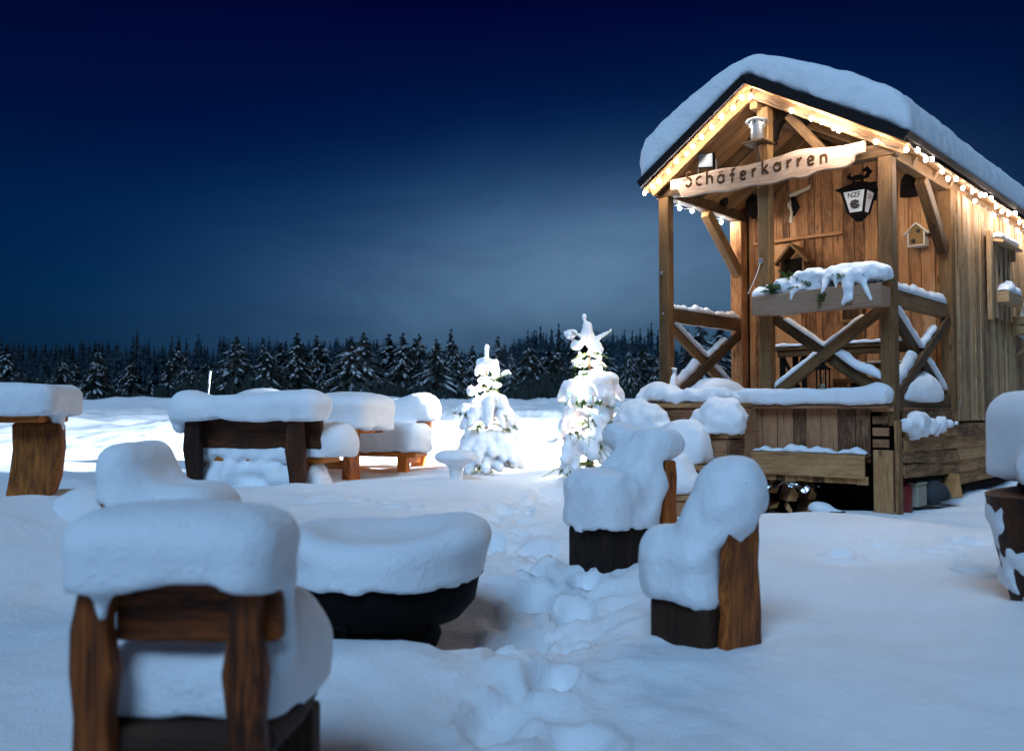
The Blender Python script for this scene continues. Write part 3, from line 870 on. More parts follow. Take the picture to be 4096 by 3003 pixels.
# shuttered hatch on the side wall
b = MB(); a = 2.98
while a < 3.92:
    b.box((.105, a+.055, 2.70), (.025, .105, .96), None, None, 2); a += .11
sh = b.build('window_shutter', M['siding'], hut, .004)
for yy, zz in ((3.36, 2.78), (3.58, 2.76), (3.76, 2.73)):
    b = MB(); b.prism([(0, -.09), (.035, 0), (0, .09), (-.035, 0)], (.119, yy, zz), (0, 1, 0), (0, 0, 1), .003); b.build('cutout', M['ink'], sh)
b = MB(); b.box((.13, 2.91, 2.68), (.05, .10, 1.02), None, None, 2); b.build('batten', M['siding'], sh, .005)
b = MB(); b.box((.16, 3.50, 3.10), (.17, .9, .035), Matrix.Rotation(R(14), 3, 'Y'), None, 1); b.box((.13, 3.90, 3.02), (.09, .05, .14), None, None, 2); b.build('hood', M['siding'], sh, .005)
ridge('snow_cap', [(.16, 3.08, 3.13), (.16, 3.92, 3.13)], .14, .06, M['snow'], sh, 52, lump=.4)
b = MB(); b.box((.18, 3.56, 2.46), (.13, .68, .13), None, None, 1); b.build('flower_trough', M['siding'], sh, .006)
ridge('snow_cap', [(.18, 3.24, 2.525), (.18, 3.88, 2.525)], .14, .10, M['snow'], sh, 53, lump=.7)
# serving shelf further along
b = MB(); b.box((.26, 4.72, 2.10), (.40, 1.3, .045), None, None, 1); b.bar((.08, 4.22, 1.8), (.4, 4.22, 2.07), .05, .05); b.bar((.08, 5.2, 1.8), (.4, 5.2, 2.07), .05, .05)
b.box((.26, 4.08, 2.19), (.36, .04, .22), None, None, 0)
sf_ = b.build('serving_shelf', M['siding'], hut, .005)
snow('snow_cap', (.02, 3.9, 2.1), (.5, 5.4, 2.85), .035, lambda P: smin(s_ell(P, (.26, 4.68, 2.25), (.20, .45, .42)), s_box(P, (.26, 4.58, 2.17), (.19, .5, .06), .05), .12), sf_, M['snow'], .02, 3)

# ------------------------------------------------------------------ stairs
st = thing('wooden_stairs', 'snow-heaped open wooden stairs climbing to the left half of the cabin porch', 'stairs', HUT_LOC, HUT_RZ)
tr = [(-.26, 1.19), (-.56, .90), (-.86, .61), (-1.14, .36)]
for i, (y, z) in enumerate(tr):
    b = MB(); b.box((-1.84, y, z), (1.22-.02*i, .30, .05), None, None, 0); b.build('tread', M['plank'], st, .006)
    b = MB(); b.box((-1.82, y-.11, z-.165), (1.12, .03, .27), None, None, 0); b.build('riser', M['skirt'], st, .004)
for x in (-2.40, -1.24):
    b = MB()
    for i, (y, z) in enumerate(tr): b.box((x, y+.0, (z-.03)/2), (.035, .29, z-.035), None, None, 1)
    b.build('side_panel', M['skirt'], st, .004)
snow('snow_cap', (-2.55, -.5, 1.2), (-1.15, .1, 1.55), .028, lambda P: smax(smin(smin(s_ell(P, (-2.3, -.2, 1.25), (.22, .24, .19)), s_box(P, (-1.95, -.26, 1.27), (.42, .15, .08), .06), .1), smin(s_ell(P, (-1.5, -.22, 1.24), (.2, .16, .10)), s_ell(P, (-2.28, .02, 1.4), (.07, .07, .2)), .1), .08), 1.216-P[2], .01), st, M['snow'], .03, 14, 8)
snow('snow_cap', (-2.55, -.8, .9), (-1.15, -.3, 1.35), .028, lambda P: smax(smin(smin(s_ell(P, (-2.30, -.57, 1.0), (.27, .2, .26)), s_ell(P, (-1.40, -.58, 1.02), (.27, .18, .24)), .05), s_box(P, (-1.8, -.56, .945), (.4, .13, .05), .04), .1), .926-P[2], .01), st, M['snow'], .035, 15, 9)
snow('snow_cap', (-2.6, -1.15, .6), (-1.1, -.6, 1.1), .028, lambda P: smax(smin(s_ell(P, (-1.62, -.86, .78), (.29, .22, .29)), s_ell(P, (-1.95, -.86, .64), (.5, .16, .10)), .1), .636-P[2], .01), st, M['snow'], .02, 16, 6)
snow('snow_cap', (-2.6, -1.5, .34), (-1.1, -.9, .85), .028, lambda P: smax(smin(s_ell(P, (-1.66, -1.16, .5), (.32, .24, .30)), s_ell(P, (-1.95, -1.18, .4), (.5, .2, .12)), .14), .386-P[2], .01), st, M['snow'], .02, 17, 6)

# ------------------------------------------------------------------ things on the cabin
def hthing(name, label, cat, x, y, z, group=None, rz=0):
    p = hw(x, y, z); return thing(name, label, cat, p, HUT_RZ+rz, group)
# carved name board
sg = hthing('name_board', 'long pale live-edge board carved with Schäferkarren hung across the porch gable', 'sign', -1.155, -.13, 3.50)
sg.scale = (1.035, 1, 1.03)
up = [(-.99, .075), (-.8, .08), (-.55, .095), (-.4, .10), (-.2, .085), (0, .09), (.2, .11), (.4, .13), (.62, .10), (.8, .08), (.99, .085)]
dn = [(.985, -.02), (.90, -.03), (.88, -.08), (.8, -.12), (.6, -.105), (.42, -.14), (.3, -.12), (.12, -.14), (-.1, -.12), (-.3, -.14), (-.55, -.115), (-.75, -.125), (-.86, -.11), (-.9, -.04), (-.985, -.03)]
def smooth_poly(p, k=4):
    o = []
    for i in range(len(p)-1):
        p0 = p[max(i-1, 0)]; p1 = p[i]; p2 = p[i+1]; p3 = p[min(i+2, len(p)-1)]
        for j in range(k):
            t = j/k
            o.append(tuple(.5*((2*p1[c])+(-p0[c]+p2[c])*t+(2*p0[c]-5*p1[c]+4*p2[c]-p3[c])*t*t+(-p0[c]+3*p1[c]-3*p2[c]+p3[c])*t**3) for c in (0, 1)))
    o.append(p[-1]); return o
dz0 = lambda x: -.012*(1-(x/1.0)**2)
poly = [(x, z+dz0(x)) for x, z in smooth_poly(up)][::-1]
poly = [(x, z+dz0(x)) for x, z in smooth_poly(dn)[::-1]]+poly
b = MB(); b.prism(poly, (0, 0, 0), (1, 0, 0), (0, 0, 1), .045); b.build('board', M['sign'], sg, .008, 2)
def arc(cx, cy, r, a0, a1, k=8, ry=None): return [(cx+r*math.cos(R(a0+(a1-a0)*i/k)), cy+(ry or r)*math.sin(R(a0+(a1-a0)*i/k))) for i in range(k+1)]
GL = {
 'S': [arc(.28, .98, .24, 40, 250, 8)[:-1]+[(.30, .72)]+arc(.24, .36, .27, 70, -150, 8, .34)],
 'c': [arc(.32, .36, .3, 55, 305, 9, .36)],
 'h': [[(.05, 1.2), (.05, 0)], [(.05, .45)]+arc(.3, .42, .25, 150, 0, 6, .26)+[(.56, .0)]],
 'ä': [arc(.3, .34, .28, 30, 390, 12, .34), [(.58, .68), (.58, 0)], [(.18, .96), (.2, .9)], [(.44, .98), (.46, .92)]],
 'a': [arc(.3, .34, .28, 30, 390, 12, .34), [(.58, .72), (.6, 0)]],
 'f': [arc(.42, .86, .2, 60, 180, 5)+[(.22, -.1)], [(.0, .58), (.46, .6)]],
 'e': [[(.06, .36), (.56, .44)]+arc(.31, .36, .27, 20, 320, 10, .36)],
 'r': [[(.08, .72), (.08, 0)], [(.08, .4), (.24, .64), (.42, .70)]],
 'k': [[(.08, 1.2), (.08, 0)], [(.55, .76), (.1, .36)], [(.2, .44), (.6, 0)]],
 'n': [[(.06, .72), (.06, 0)], [(.06, .42)]+arc(.3, .44, .24, 150, 0, 6, .26)+[(.55, 0)]]}
ls = .118; xx = -.80; wd_ = {'S': .78, 'c': .76, 'h': .84, 'ä': .9, 'f': .74, 'e': .86, 'r': .72, 'k': .86, 'a': .92, 'n': .8}
for ch, sx in zip('Schäferkarren', [1.0]*13):
    b = MB(); sc = ls*(1.0-.10*((xx+.8)/1.5))
    for s_ in GL[ch]:
        pts = [(xx+p[0]*sc, -.0395, -.062+.045+dz0(xx)+p[1]*sc-.02+.012*math.sin(xx*6)) for p in s_]
        b.tube(pts, .014*(1.0 if ch != 'ä' else .95), 6, 0.3)
    o = b.build('letter', M['carve'], sg)
    xx += wd_[ch]*sc*1.27
# stainless flue cap on a wooden bracket
fl = hthing('flue_cap', 'stainless steel flue cap with round holes standing above the name board', 'flue cap', -1.2, -.13, 3.80)
b = MB(); b.lathe([(.0, .0), (.062, .0), (.062, .14), (.085, .155), (.085, .205), (.0, .205)], 24); b.build('pipe', M['steel'], fl)
b = MB(); b.lathe([(.0, .235), (.05, .232), (.105, .215), (.118, .20), (.112, .197), (.0, .207)], 24); b.build('lid', M['steel'], fl)
b = MB()
for k in range(8):
    a = k*math.pi/4+.2; b.ball((.083*math.cos(a), .083*math.sin(a), .18), (.014, .014, .014), 8, 6)
b.build('vent_holes', M['ink'], fl)
b = MB(); b.box((0, .02, -.012), (.25, .22, .02), None, None, 0); b.bar((0, .10, -.26), (0, .02, -.03), .10, .06); b.build('bracket', M['porch'], fl, .004)
# floodlight (unlit) behind the board
fd = hthing('floodlight', 'grey-faced square floodlight standing unlit behind the left half of the name board', 'floodlight', -1.86, .02, 3.77, None, R(8))
T = Matrix.Rotation(R(14), 3, 'X') @ Matrix.Rotation(R(6), 3, 'Y')
b = MB(); b.box((0, .02, 0), (.18, .05, .16), T, None, 0); b.build('housing', M['iron'], fd, .006)
b = MB(); b.box(T @ Vector((0, -.012, 0)), (.155, .012, .135), T, None, 0); b.build('glass', M['greyglass'], fd, .002)
b = MB(); b.tube([(-.10, .03, 0), (-.10, .05, -.14), (.10, .05, -.14), (.10, .03, 0)], .008, 6); b.build('bracket', M['steel'], fd)
# dark wooden yoke up in the gable
yk = hthing('wooden_yoke', 'dark bent wooden yoke leaning under the ridge right of the flue cap', 'yoke', -1.2, .3, 4.0)
b = MB(); b.tube([(.16+.20*math.cos(R(a)), 0, -.1+.26*math.sin(R(a))) for a in range(185, 20, -12)], [.05]*14, 8, sq=1.2); b.build('bow', M['bark'], yk)
# wall lantern
la = hthing('wall_lantern', 'large black iron lantern with milky panes lettered NZF and a small animal on its roof', 'lantern', -.77, 1.36, 3.24)
la.scale = (.88, .88, .88)
def frustum(bm, r0, z0, r1, z1):
    vs = [(-r0, -r0, z0), (r0, -r0, z0), (r0, r0, z0), (-r0, r0, z0), (-r1, -r1, z1), (r1, -r1, z1), (r1, r1, z1), (-r1, r1, z1)]
    bm.add(vs, [(3, 2, 1, 0), (4, 5, 6, 7), (0, 1, 5, 4), (1, 2, 6, 5), (2, 3, 7, 6), (3, 0, 4, 7)])
b = MB(); frustum(b, .085, .03, .145, .30); b.build('panes', M['milk'], la)
b = MB()
for sx in (-1, 1):
    for sy in (-1, 1): b.bar((sx*.088, sy*.088, .02), (sx*.15, sy*.15, .305), .028, .028, (0, 1, 0))
frustum(b, .06, -.035, .095, .035); frustum(b, .03, -.07, .05, -.03)
for sx, sy in ((1, 0), (-1, 0), (0, 1), (0, -1)):
    b.box((sx*.148, sy*.148, .298), (.03 if sx else .32, .03 if sy else .32, .03))
b.build('frame', M['iron'], la, .004)
b = MB(); frustum(b, .215, .31, .08, .385); frustum(b, .08, .385, .03, .42); b.build('roof', M['iron'], la, .004)
b = MB(); b.tube([(.05, .0, .40), (.05, .16, .43), (.02, .44, .40)], .018, 8); b.box((.02, .43, .38), (.09, .02, .24)); b.build('wall_arm', M['iron'], la)
b = MB()
b.tube([(-.07, -.02, .455), (-.03, -.02, .47), (.03, -.02, .47), (.07, -.02, .45)], [.022, .034, .036, .024], 8)
b.ball((-.105, -.02, .49), (.03, .022, .026), 10, 7); b.tube([(-.07, -.02, .46), (-.1, -.02, .49)], [.026, .02], 8)
for e in (-.012, .012): b.tube([(-.1, -.02+e, .505), (-.098, -.02+e*1.4, .535)], [.009, .003], 6)
for lx in (-.06, -.045, .045, .06): b.tube([(lx, -.02, .455), (lx, -.02, .40)], [.011, .009], 6)
b.tube([(.065, -.02, .45), (.12, -.02, .47), (.15, -.02, .52), (.12, -.02, .56), (.06, -.02, .545)], [.014, .03, .036, .034, .014], 8)
b.build('animal_finial', M['iron'], la)
def text_mesh(name, txt, size, mat, parent, loc, rot, extr=.0015):
    cu = bpy.data.curves.new(name, 'FONT'); cu.body = txt; cu.size = size; cu.align_x = 'CENTER'; cu.extrude = extr; cu.offset = .0008
    o = bpy.data.objects.new(name, cu); COL.objects.link(o)
    bpy.context.view_layer.update()
    me = bpy.data.meshes.new_from_object(o.evaluated_get(bpy.context.evaluated_depsgraph_get()))
    bpy.data.objects.remove(o); me.materials.clear(); me.materials.append(mat)
    n = bpy.data.objects.new(name, me); COL.objects.link(n); n.parent = parent; n.location = loc; n.rotation_euler = rot
    return n
tl = math.atan(.06/.27)
text_mesh('lettering', 'NZF', .085, M['ink'], la, (0, -.137, .205), (R(90)-(-tl), 0, 0))
b = MB(); rg = random.Random(3)
for k in range(9):
    a = k*.72; rr = .034 if k else 0
    z = .125+rr*math.sin(a)*1.1; b.ball((rr*math.cos(a)*1.2, -.094-(z-.03)*.222-.006, z), (.022, .004, .018), 8, 5)
for k in range(3): b.tube([(-.025+k*.025, -.108, .10), (-.03+k*.03, -.104, .07)], [.008, .003], 5)
b.build('rosette_print', M['ink'], la)
b = MB()
for k, (z, wd) in enumerate(((.235, .13), (.215, .10), (.195, .12))): b.box((.132+(z-.22)*.222+.006, 0, z), (.003, wd, .008), Matrix.Rotation(tl, 3, 'Y'), None, 1)
b.build('red_print', M['redink'], la)
# bee skep, insect house, others on the wall
sk = hthing('straw_skep', 'black woven bell-shaped straw skep hung high on the wall right of the corner post', 'skep', -.35, 1.70, 3.45)
b = MB(); b.lathe([(.0, .0), (.095, .0), (.092, .1), (.08, .18), (.05, .235), (.0, .25)], 20); b.build('woven_body', M['darkwool'], sk)
sk = hthing('round_straw_mat', 'black shaggy oval straw hanging beside the left wall post under the eave', 'straw hanging', -2.10, 1.55, 3.58)
snow('shaggy_body', (-.11, -.08, -.16), (.11, .08, .16), .012, lambda P: s_ell(P, (0, 0, 0), (.085, .06, .14)), sk, M['darkwool'], .012, 5, 40)
bl = hthing('dark_ball', 'small dark round ball hanging by the left eave beam next to the straw hanging', 'ball', -2.27, 1.15, 3.60)
b = MB(); b.ball((0, 0, 0), .055, 14, 10); b.tube([(0, 0, .05), (0, 0, .1)], .005, 6); b.build('body', M['bark'], bl)
ih = hthing('insect_house', 'small white-framed insect house with reed filling and two holes on the porch wall', 'insect house', -.27, 1.70, 2.90)
b = MB(); b.prism([(-.075, 0), (.075, 0), (.075, .14), (0, .215), (-.075, .14)], (0, .06, 0), (1, 0, 0), (0, 0, 1), .12); b.build('filling', M['reed'], ih)
b = MB(); b.box((-.082, 0, .07), (.016, .15, .15)); b.box((.082, 0, .07), (.016, .15, .15)); b.box((0, 0, -.006), (.18, .15, .018))
b.bar((-.125, 0, .115), (.004, 0, .238), .16, .014, (0, 1, 0)); b.bar((.125, 0, .115), (-.004, 0, .238), .16, .014, (0, 1, 0)); b.build('frame', M['white'], ih, .003)
b = MB()
for x, z in ((.018, .145), (-.03, .04)): b.lathe([(.0, 0), (.026, 0), (.026, .004), (0, .004)], 14)
b = MB()
for x, z in ((.022, .15), (-.03, .045)): b.ball((x, -.058, z), (.026, .008, .026), 12, 8)
b.build('holes', M['ink'], ih)
bf = hthing('bird_feeder', 'dark gabled wooden bird feeder box on the wall behind the fir twigs', 'bird feeder', -1.62, 1.62, 2.66)
b = MB(); b.box((0, .05, .12), (.26, .06, .26), None, None, 0); b.build('back', M['bark'], bf)
b = MB(); b.bar((-.2, 0, .18), (0, 0, .40), .22, .03, (0, 1, 0)); b.bar((.2, 0, .18), (0, 0, .40), .22, .03, (0, 1, 0)); b.box((0, 0, -.02), (.3, .2, .03), None, None, 0); b.box((-.14, 0, .1), (.025, .16, .22)); b.box((.14, 0, .1), (.025, .16, .22)); b.build('roof', M['porch'], bf, .004)
hd = hthing('pale_branch', 'pale bleached crooked branch hung on the wall right of the middle post', 'branch', -1.60, 1.70, 3.55)
b = MB(); b.tube([(-.1, 0, -.20), (-.07, 0, -.08), (-.10, 0, .02), (-.09, 0, .12), (.02, -.02, .14), (.14, -.02, .17), (.16, -.02, .21)], [.022, .03, .035, .04, .026, .022, .006], 8, sq=1.0); b.build('limb', M['hide'], hd)
b = MB(); b.tube([(-.07, .0, .1), (-.03, .0, -.03), (-.06, .0, -.13)], [.03, .05, .012], 8); b.build('dark_limb', M['bark'], hd)
# planter with fir twigs and snow
pb = hthing('flower_box', 'long wooden flower box on the porch front filled with fir twigs under thick snow', 'flower box', -.555, -.20, 2.06)
b = MB(); b.prism([(-.62, -.005), (-.3, -.03), (0, -.015), (.3, .0), (.61, -.01), (.61, .195), (.2, .20), (-.2, .185), (-.62, .175)], (0, -.11, 0), (1, 0, 0), (0, 0, 1), .035)
b.box((0, .07, .09), (1.2, .03, .17), None, None, 0); b.box((-.6, -.02, .09), (.03, .18, .17), None, None, 2); b.box((.6, -.02, .09), (.03, .18, .17), None, None, 2); b.box((0, -.02, .02), (1.18, .15, .03), None, None, 0)
b.build('box', M['box'], pb, .006)
def fir_branch(bm, p0, d, L, rg, dens=120, nl=.03, curve=-.25, side=3, wq=.0022):
    p0 = Vector(p0); d = Vector(d).normalized(); pts = [p0+d*L*t+Vector((0, 0, curve*L*t*t)) for t in (0, .33, .66, 1)]
    bm.tube(pts, [.006*L/.3+.001, .004*L/.3, .003, .0015], 5)
    def at(t):
        q = t*3; i = min(2, int(q)); return pts[i].lerp(pts[i+1], q-i), (pts[i+1]-pts[i]).normalized()
    vs = []; fs = []
    def needles(f, n):
        for _ in range(n):
            c, dd = f(rg.random()); a = dd.cross(Vector((rg.uniform(-1, 1), rg.uniform(-1, 1), rg.uniform(-1, 1))))
            if a.length < .1: continue
            a.normalize(); e = c+(a*.8+dd*.6)*nl*rg.uniform(.7, 1.2); w_ = dd.cross(a)*wq
            b_ = len(vs); vs.extend([c-w_, c+w_, e]); fs.append((b_, b_+1, b_+2))
    needles(at, int(dens*L))
    for k in range(side):
        t = .25+.6*k/max(1, side); c, dd = at(t)
        for sg_ in (-1, 1):
            a = (dd+sg_*dd.cross(Vector((0, 0, 1))).normalized()*.9).normalized(); l2 = L*.42*(1.1-t)
            bm.tube([c, c+a*l2-Vector((0, 0, .1*l2))], [.003, .001], 4)
            needles(lambda q, c=c, a=a, l2=l2: (c+a*l2*q, a), int(dens*l2))
    bm.add(vs, fs)
rg = random.Random(9)
b = MB()
for k in range(20):
    x = rg.uniform(-.55, .5); fir_branch(b, (x, -.03, .19), (rg.uniform(-1, 1), rg.uniform(-.8, .3), rg.uniform(.1, .8)), rg.uniform(.18, .32), rg, 800, .03)
for x, L in ((-.35, .34), (-.28, .30), (-.4, .22), (-.2, .26)): fir_branch(b, (x+.2, -.03, .2), (-.7, -.1, .8), L, rg, 1100, .032, -.12)
fir_branch(b, (.08, -.11, .2), (-.05, -.5, -.8), .16, rg, 900, .03)
b.build('fir_twigs', M['fir'], pb)
def fpl(P):
    x, y, z = P
    d = s_cap(P, (-.58, -.03, .21), (-.2, -.03, .24), .07, .085)
    d = smin(d, s_ell(P, (-.33, -.05, .27), (.10, .075, .06)), .05)
    d = smin(d, s_ell(P, (-.18, -.02, .33), (.09, .07, .05)), .04)
    d = smin(d, s_cap(P, (-.58, -.1, .19), (-.6, -.12, .14), .035, .015), .05)
    d = smin(d, s_cap(P, (-.2, -.05, .20), (.1, -.04, .22), .045), .06)
    for c, r in (((-.05, -.03, .33), .095), ((.13, -.03, .33), .085), ((.28, -.04, .32), .115), ((.42, -.03, .32), .115), ((.54, -.03, .30), .105)):
        d = smin(d, s_ell(P, c, (r*1.25, r, r*.85)), .05)
    for a, e, r in (((.12, -.11, .28), (.08, -.15, .15), .03), ((.2, -.12, .27), (.21, -.15, .19), .026), ((.3, -.12, .28), (.34, -.16, .09), .06), ((.33, -.15, .16), (.28, -.16, .03), .028), ((.42, -.12, .28), (.52, -.15, .06), .045), ((-.18, -.1, .22), (-.22, -.14, .12), .03), ((-.02, -.06, .34), (-.14, -.12, .22), .03)):
        d = smin(d, s_cap(P, a, e, r, r*.55), .04)
    return d
snow('snow_cap', (-.72, -.22, -.0), (.66, .10, .46), .016, fpl, pb, M['snow'], .014, 21, 16)
# lantern standing on the ledge
ln = hthing('candle_lantern', 'slim black candle lantern standing on the snowy porch ledge', 'lantern', -.57, -.12, 1.30)
b = MB()
for sx in (-1, 1):
    for sy in (-1, 1): b.box((sx*.043, sy*.043, .115), (.012, .012, .23))
    b.bar((sx*.04, -.046, .02), (-sx*.04, -.046, .20), .004, .004)
b.box((0, 0, .008), (.11, .11, .016)); b.box((0, 0, .228), (.115, .115, .012)); frustum(b, .05, .235, .02, .265); b.box((0, 0, .275), (.03, .03, .03))
b.tube([(-.03, 0, .27), (-.025, 0, .32), (.025, 0, .32), (.03, 0, .27)], .004, 6)
b.build('frame', M['iron'], ln, .002)
b = MB(); b.lathe([(0, .016), (.022, .016), (.022, .09), (0, .09)], 14); b.build('candle', M['cream'], ln)
# porch furniture behind the cross
pt = hthing('porch_table', 'wooden table on the porch with a strip of snow along its top', 'table', -.75, 1.0, 1.17)
b = MB()
for i in range(3): b.box((0, -.16+i*.16, .63), (1.5, .15, .04), None, None, 0)
b.box((0, -.2, .575), (1.4, .03, .07), None, None, 0); b.build('tabletop', M['porch'], pt, .005)
ridge('snow_cap', [(-.74, -.19, .65), (.74, -.19, .65)], .12, .04, M['snow'], pt, 60, lump=.4)
for x in (-.66, .66):
    for y in (-.17, .15):
        b = MB(); b.box((x, y, .3), (.05, .05, .6), None, None, 2); b.build('leg', M['bark'], pt, .004)
b = MB(); b.bar((-.66, -.17, .1), (-.42, -.17, .55), .03, .03); b.bar((-.42, -.17, .1), (-.66, -.17, .55), .03, .03); b.box((-.42, -.17, .3), (.04, .04, .6)); b.build('leg_cross', M['bark'], pt)
pn = hthing('porch_bench', 'low wooden bench behind the porch table with slim snow edge', 'bench', -.5, 1.45, 1.17)
b = MB(); b.box((0, 0, .45), (.9, .2, .04), None, None, 0); b.build('seat', M['porch'], pn, .005)
ridge('snow_cap', [(-.44, -.06, .47), (.44, -.06, .47)], .08, .025, M['snow'], pn, 61, lump=.3)
for x in (-.36, .36):
    b = MB(); b.box((x, 0, .215), (.06, .18, .43), None, None, 2); b.build('leg', M['bark'], pn, .004)
cr = hthing('wooden_crate', 'dark framed wooden crate on the porch floor right of the candle lantern', 'crate', -.42, .5, 1.17)
b = MB(); b.box((0, 0, .02), (.5, .3, .03), None, None, 0); b.box((0, -.14, .06), (.5, .025, .06), None, None, 0); b.box((0, -.14, .26), (.5, .025, .05), None, None, 0)
for x in (-.235, .235): b.box((x, 0, .15), (.03, .28, .27), None, None, 2)
b.build('frame', M['porch'], cr, .004)
pf = hthing('picture_frame', 'small dark panel in a light wooden frame low on the porch wall', 'frame', -1.02, 1.765, 2.17)
b = MB(); b.box((0, 0, .11), (.2, .01, .24)); b.build('panel', M['porch'], pf)
b = MB()
for x in (-.11, .11): b.box((x, -.008, .11), (.03, .024, .28), None, None, 2)
for z in (-.02, .24): b.box((0, -.009, z), (.19, .024, .03), None, None, 0)
b.build('border', M['soffit'], pf, .003)
# under the porch: firewood, foil, canister, box, tarp
rg = random.Random(17)
LOGS = [(-1.42, .02, .27, 1, 'split log at the left end of the firewood row under the porch'), (-1.28, -.02, .36, .9, 'pale split log leaning on the leftmost firewood log'), (-1.30, .02, .20, 1, 'log lying lowest at the left of the firewood row'), (-1.08, -.02, .30, 1.0, 'upright wedge of split firewood under the foil'), (-1.06, .0, .17, .9, 'round-faced log lying under the upright wedge'), (-.92, .0, .155, 1.05, 'flat log lying at the right end of the firewood row'), (-1.2, .12, .42, .8, 'dark log on top of the firewood row under the foil'), (-.95, .1, .30, .8, 'dark log behind the flat firewood log')]
for i, (x, y, z, s_, lb) in enumerate(LOGS):
    lg = hthing('firewood_log', lb, 'firewood', x+.13, y-.04, z+.05, 'firewood under the porch', R(36)+rg.uniform(-.15, .15))
    b = MB(); a0 = rg.uniform(0, 6); wd = .07*s_
    shp = [(wd*math.cos(a0+k*1.1), wd*.95*math.sin(a0+k*1.1)) for k in range(3)]+[(0, -wd*.4)] if i % 2 == 0 else [(-wd*.7, -wd), (wd*.6, -wd), (wd*.9, -.1*wd), (.1*wd, 1.3*wd)]
    cx_ = sum(p[0] for p in shp)/len(shp); cy_ = sum(p[1] for p in shp)/len(shp)
    shp.sort(key=lambda p: math.atan2(p[1]-cy_, p[0]-cx_))
    b.prism(shp, (0, -.13, 0), (1, 0, 0), (0, 0, 1), -.32); b.build('billet', M['skirt'], lg, .004)
    b = MB(); b.prism([(p[0]*.93, p[1]*.93) for p in shp], (0, -.134, 0), (1, 0, 0), (0, 0, 1), -.003); b.build('cut_face', M['logend'], lg)
fo_ = hthing('foil_sheet', 'crumpled silver foil sheet lying over the firewood', 'foil', -1.02, -.16, .445)
gx_, gy_ = np.meshgrid(np.linspace(-.28, .36, 44), np.linspace(-.12, .14, 18), indexing='ij')
gzf = .035*fbm(gx_*9, gy_*9, None, 5, 2)+.03*np.abs(fbm(gx_*16, gy_*16, None, 8, 2))-np.maximum(0, -.04-gy_)*.7
ix = np.arange(gx_.size).reshape(gx_.shape)
fq = np.stack([ix[:-1, :-1], ix[1:, :-1], ix[1:, 1:], ix[:-1, 1:]], -1).reshape(-1, 4)
mesh_obj('sheet', np.stack([gx_, gy_, gzf], -1).reshape(-1, 3), fq, M['foil'], fo_, False)
rc_ = hthing('red_canister', 'red canister under the porch just right of the corner leg', 'canister', .0, .25, .20)
b = MB(); b.lathe([(0, 0), (.085, 0), (.09, .02), (.09, .24), (.07, .27), (.03, .28), (.03, .31), (0, .31)], 20); b.build('body', M['red'], rc_)
b = MB(); b.tube([(-.05, 0, .275), (-.04, 0, .325), (.04, 0, .325), (.05, 0, .275)], .01, 6); b.build('handle', M['iron'], rc_)
cb = hthing('foam_box', 'cream box under the porch between the red canister and the grey tarp', 'box', -.02, .58, .24)
b = MB(); b.box((0, 0, .1), (.2, .26, .2)); b.build('body', M['cream'], cb, .015, 2)
b = MB(); b.box((0, 0, .215), (.21, .27, .03)); b.build('lid', M['cream'], cb, .008)
tp = hthing('grey_tarp', 'folded grey tarp under the porch right of the cream box', 'tarp', .08, .92, .28)
snow('folds', (-.16, -.24, -.02), (.16, .24, .24), .02, lambda P: smin(s_ell(P, (0, -.05, .08), (.12, .16, .12)), s_ell(P, (0, .12, .05), (.1, .12, .07)), .05), tp, M['greycloth'], .02, 8, 14)
lg = hthing('firewood_log', 'pale split wedge standing under the porch right of the grey tarp', 'firewood', .12, 1.30, .28, 'firewood under the porch', R(60))
b = MB(); b.prism([(-.06, 0), (.06, 0), (.015, .24)], (0, -.1, 0), (1, 0, 0), (0, 0, 1), -.2); b.build('billet', M['logend'], lg, .006)
lp = thing('snow_lump', 'small snow lump on a dark stub in the hollow under the porch', 'snow lump', hw(-.52, -.25, .14), HUT_RZ)
snow('cap', (-.2, -.12, .0), (.25, .12, .2), .02, lambda P: smin(s_ell(P, (-.03, 0, .10), (.11, .08, .06)), s_ell(P, (.12, 0, .08), (.08, .06, .03)), .04), lp, M['snow'], .01)
b = MB(); b.box((.03, 0, .02), (.3, .12, .14)); b.build('stub', M['bark'], lp, .01)

# ------------------------------------------------------------------ strings of bulbs
def bulb_me(mt='bulb'):
    b = MB(); b.ball((0, 0, 0), (.0185, .0185, .023), 10, 7); o = b.build('bulb', M[mt]); me = o.data; bpy.data.objects.remove(o); return me
BULB = bulb_me(); EBULB = bulb_me('ebulb'); GBULB = bulb_me('gbulb')
def string(label, pts, fr, sag=.02, jit=.015, seed=1, me=None):
    rg = random.Random(seed); s_ = thing('light_string', label, 'string lights', HUT_LOC, HUT_RZ, 'strings of bulbs on the cabin')
    pts = [Vector(p) for p in pts]; seg = [(b_-a_).length for a_, b_ in zip(pts[:-1], pts[1:])]; T_ = sum(seg)
    def at(f):
        q = f*T_
        for a_, b_, l_ in zip(pts[:-1], pts[1:], seg):
            if q <= l_+1e-6: return a_.lerp(b_, q/l_)
            q -= l_
        return pts[-1]
    n = max(12, int(T_/.06)); ps = []
    for i in range(n+1):
        p = at(i/n); ps.append(p+Vector((0, 0, -sag*abs(math.sin(i*.8))+rg.uniform(-.004, .004))))
    b = MB(); b.tube(ps, .004, 5); b.build('cable', M['wire'], s_)
    for f in fr:
        p = at(f)+Vector((rg.uniform(-jit, jit)*.6, -.012, rg.uniform(-jit, jit)-.03))
        o = bpy.data.objects.new('bulb', me or BULB); COL.objects.link(o); o.parent = s_; o.location = p
    return s_
string('bulb string climbing the left slope of the gable', [(LX+.05, -.30, LZ-.075), (AX-.02, -.30, AZ-.125)], [.015, .10, .17, .27, .35, .45, .51, .60, .70, .80, .90, .985], seed=2, me=GBULB)
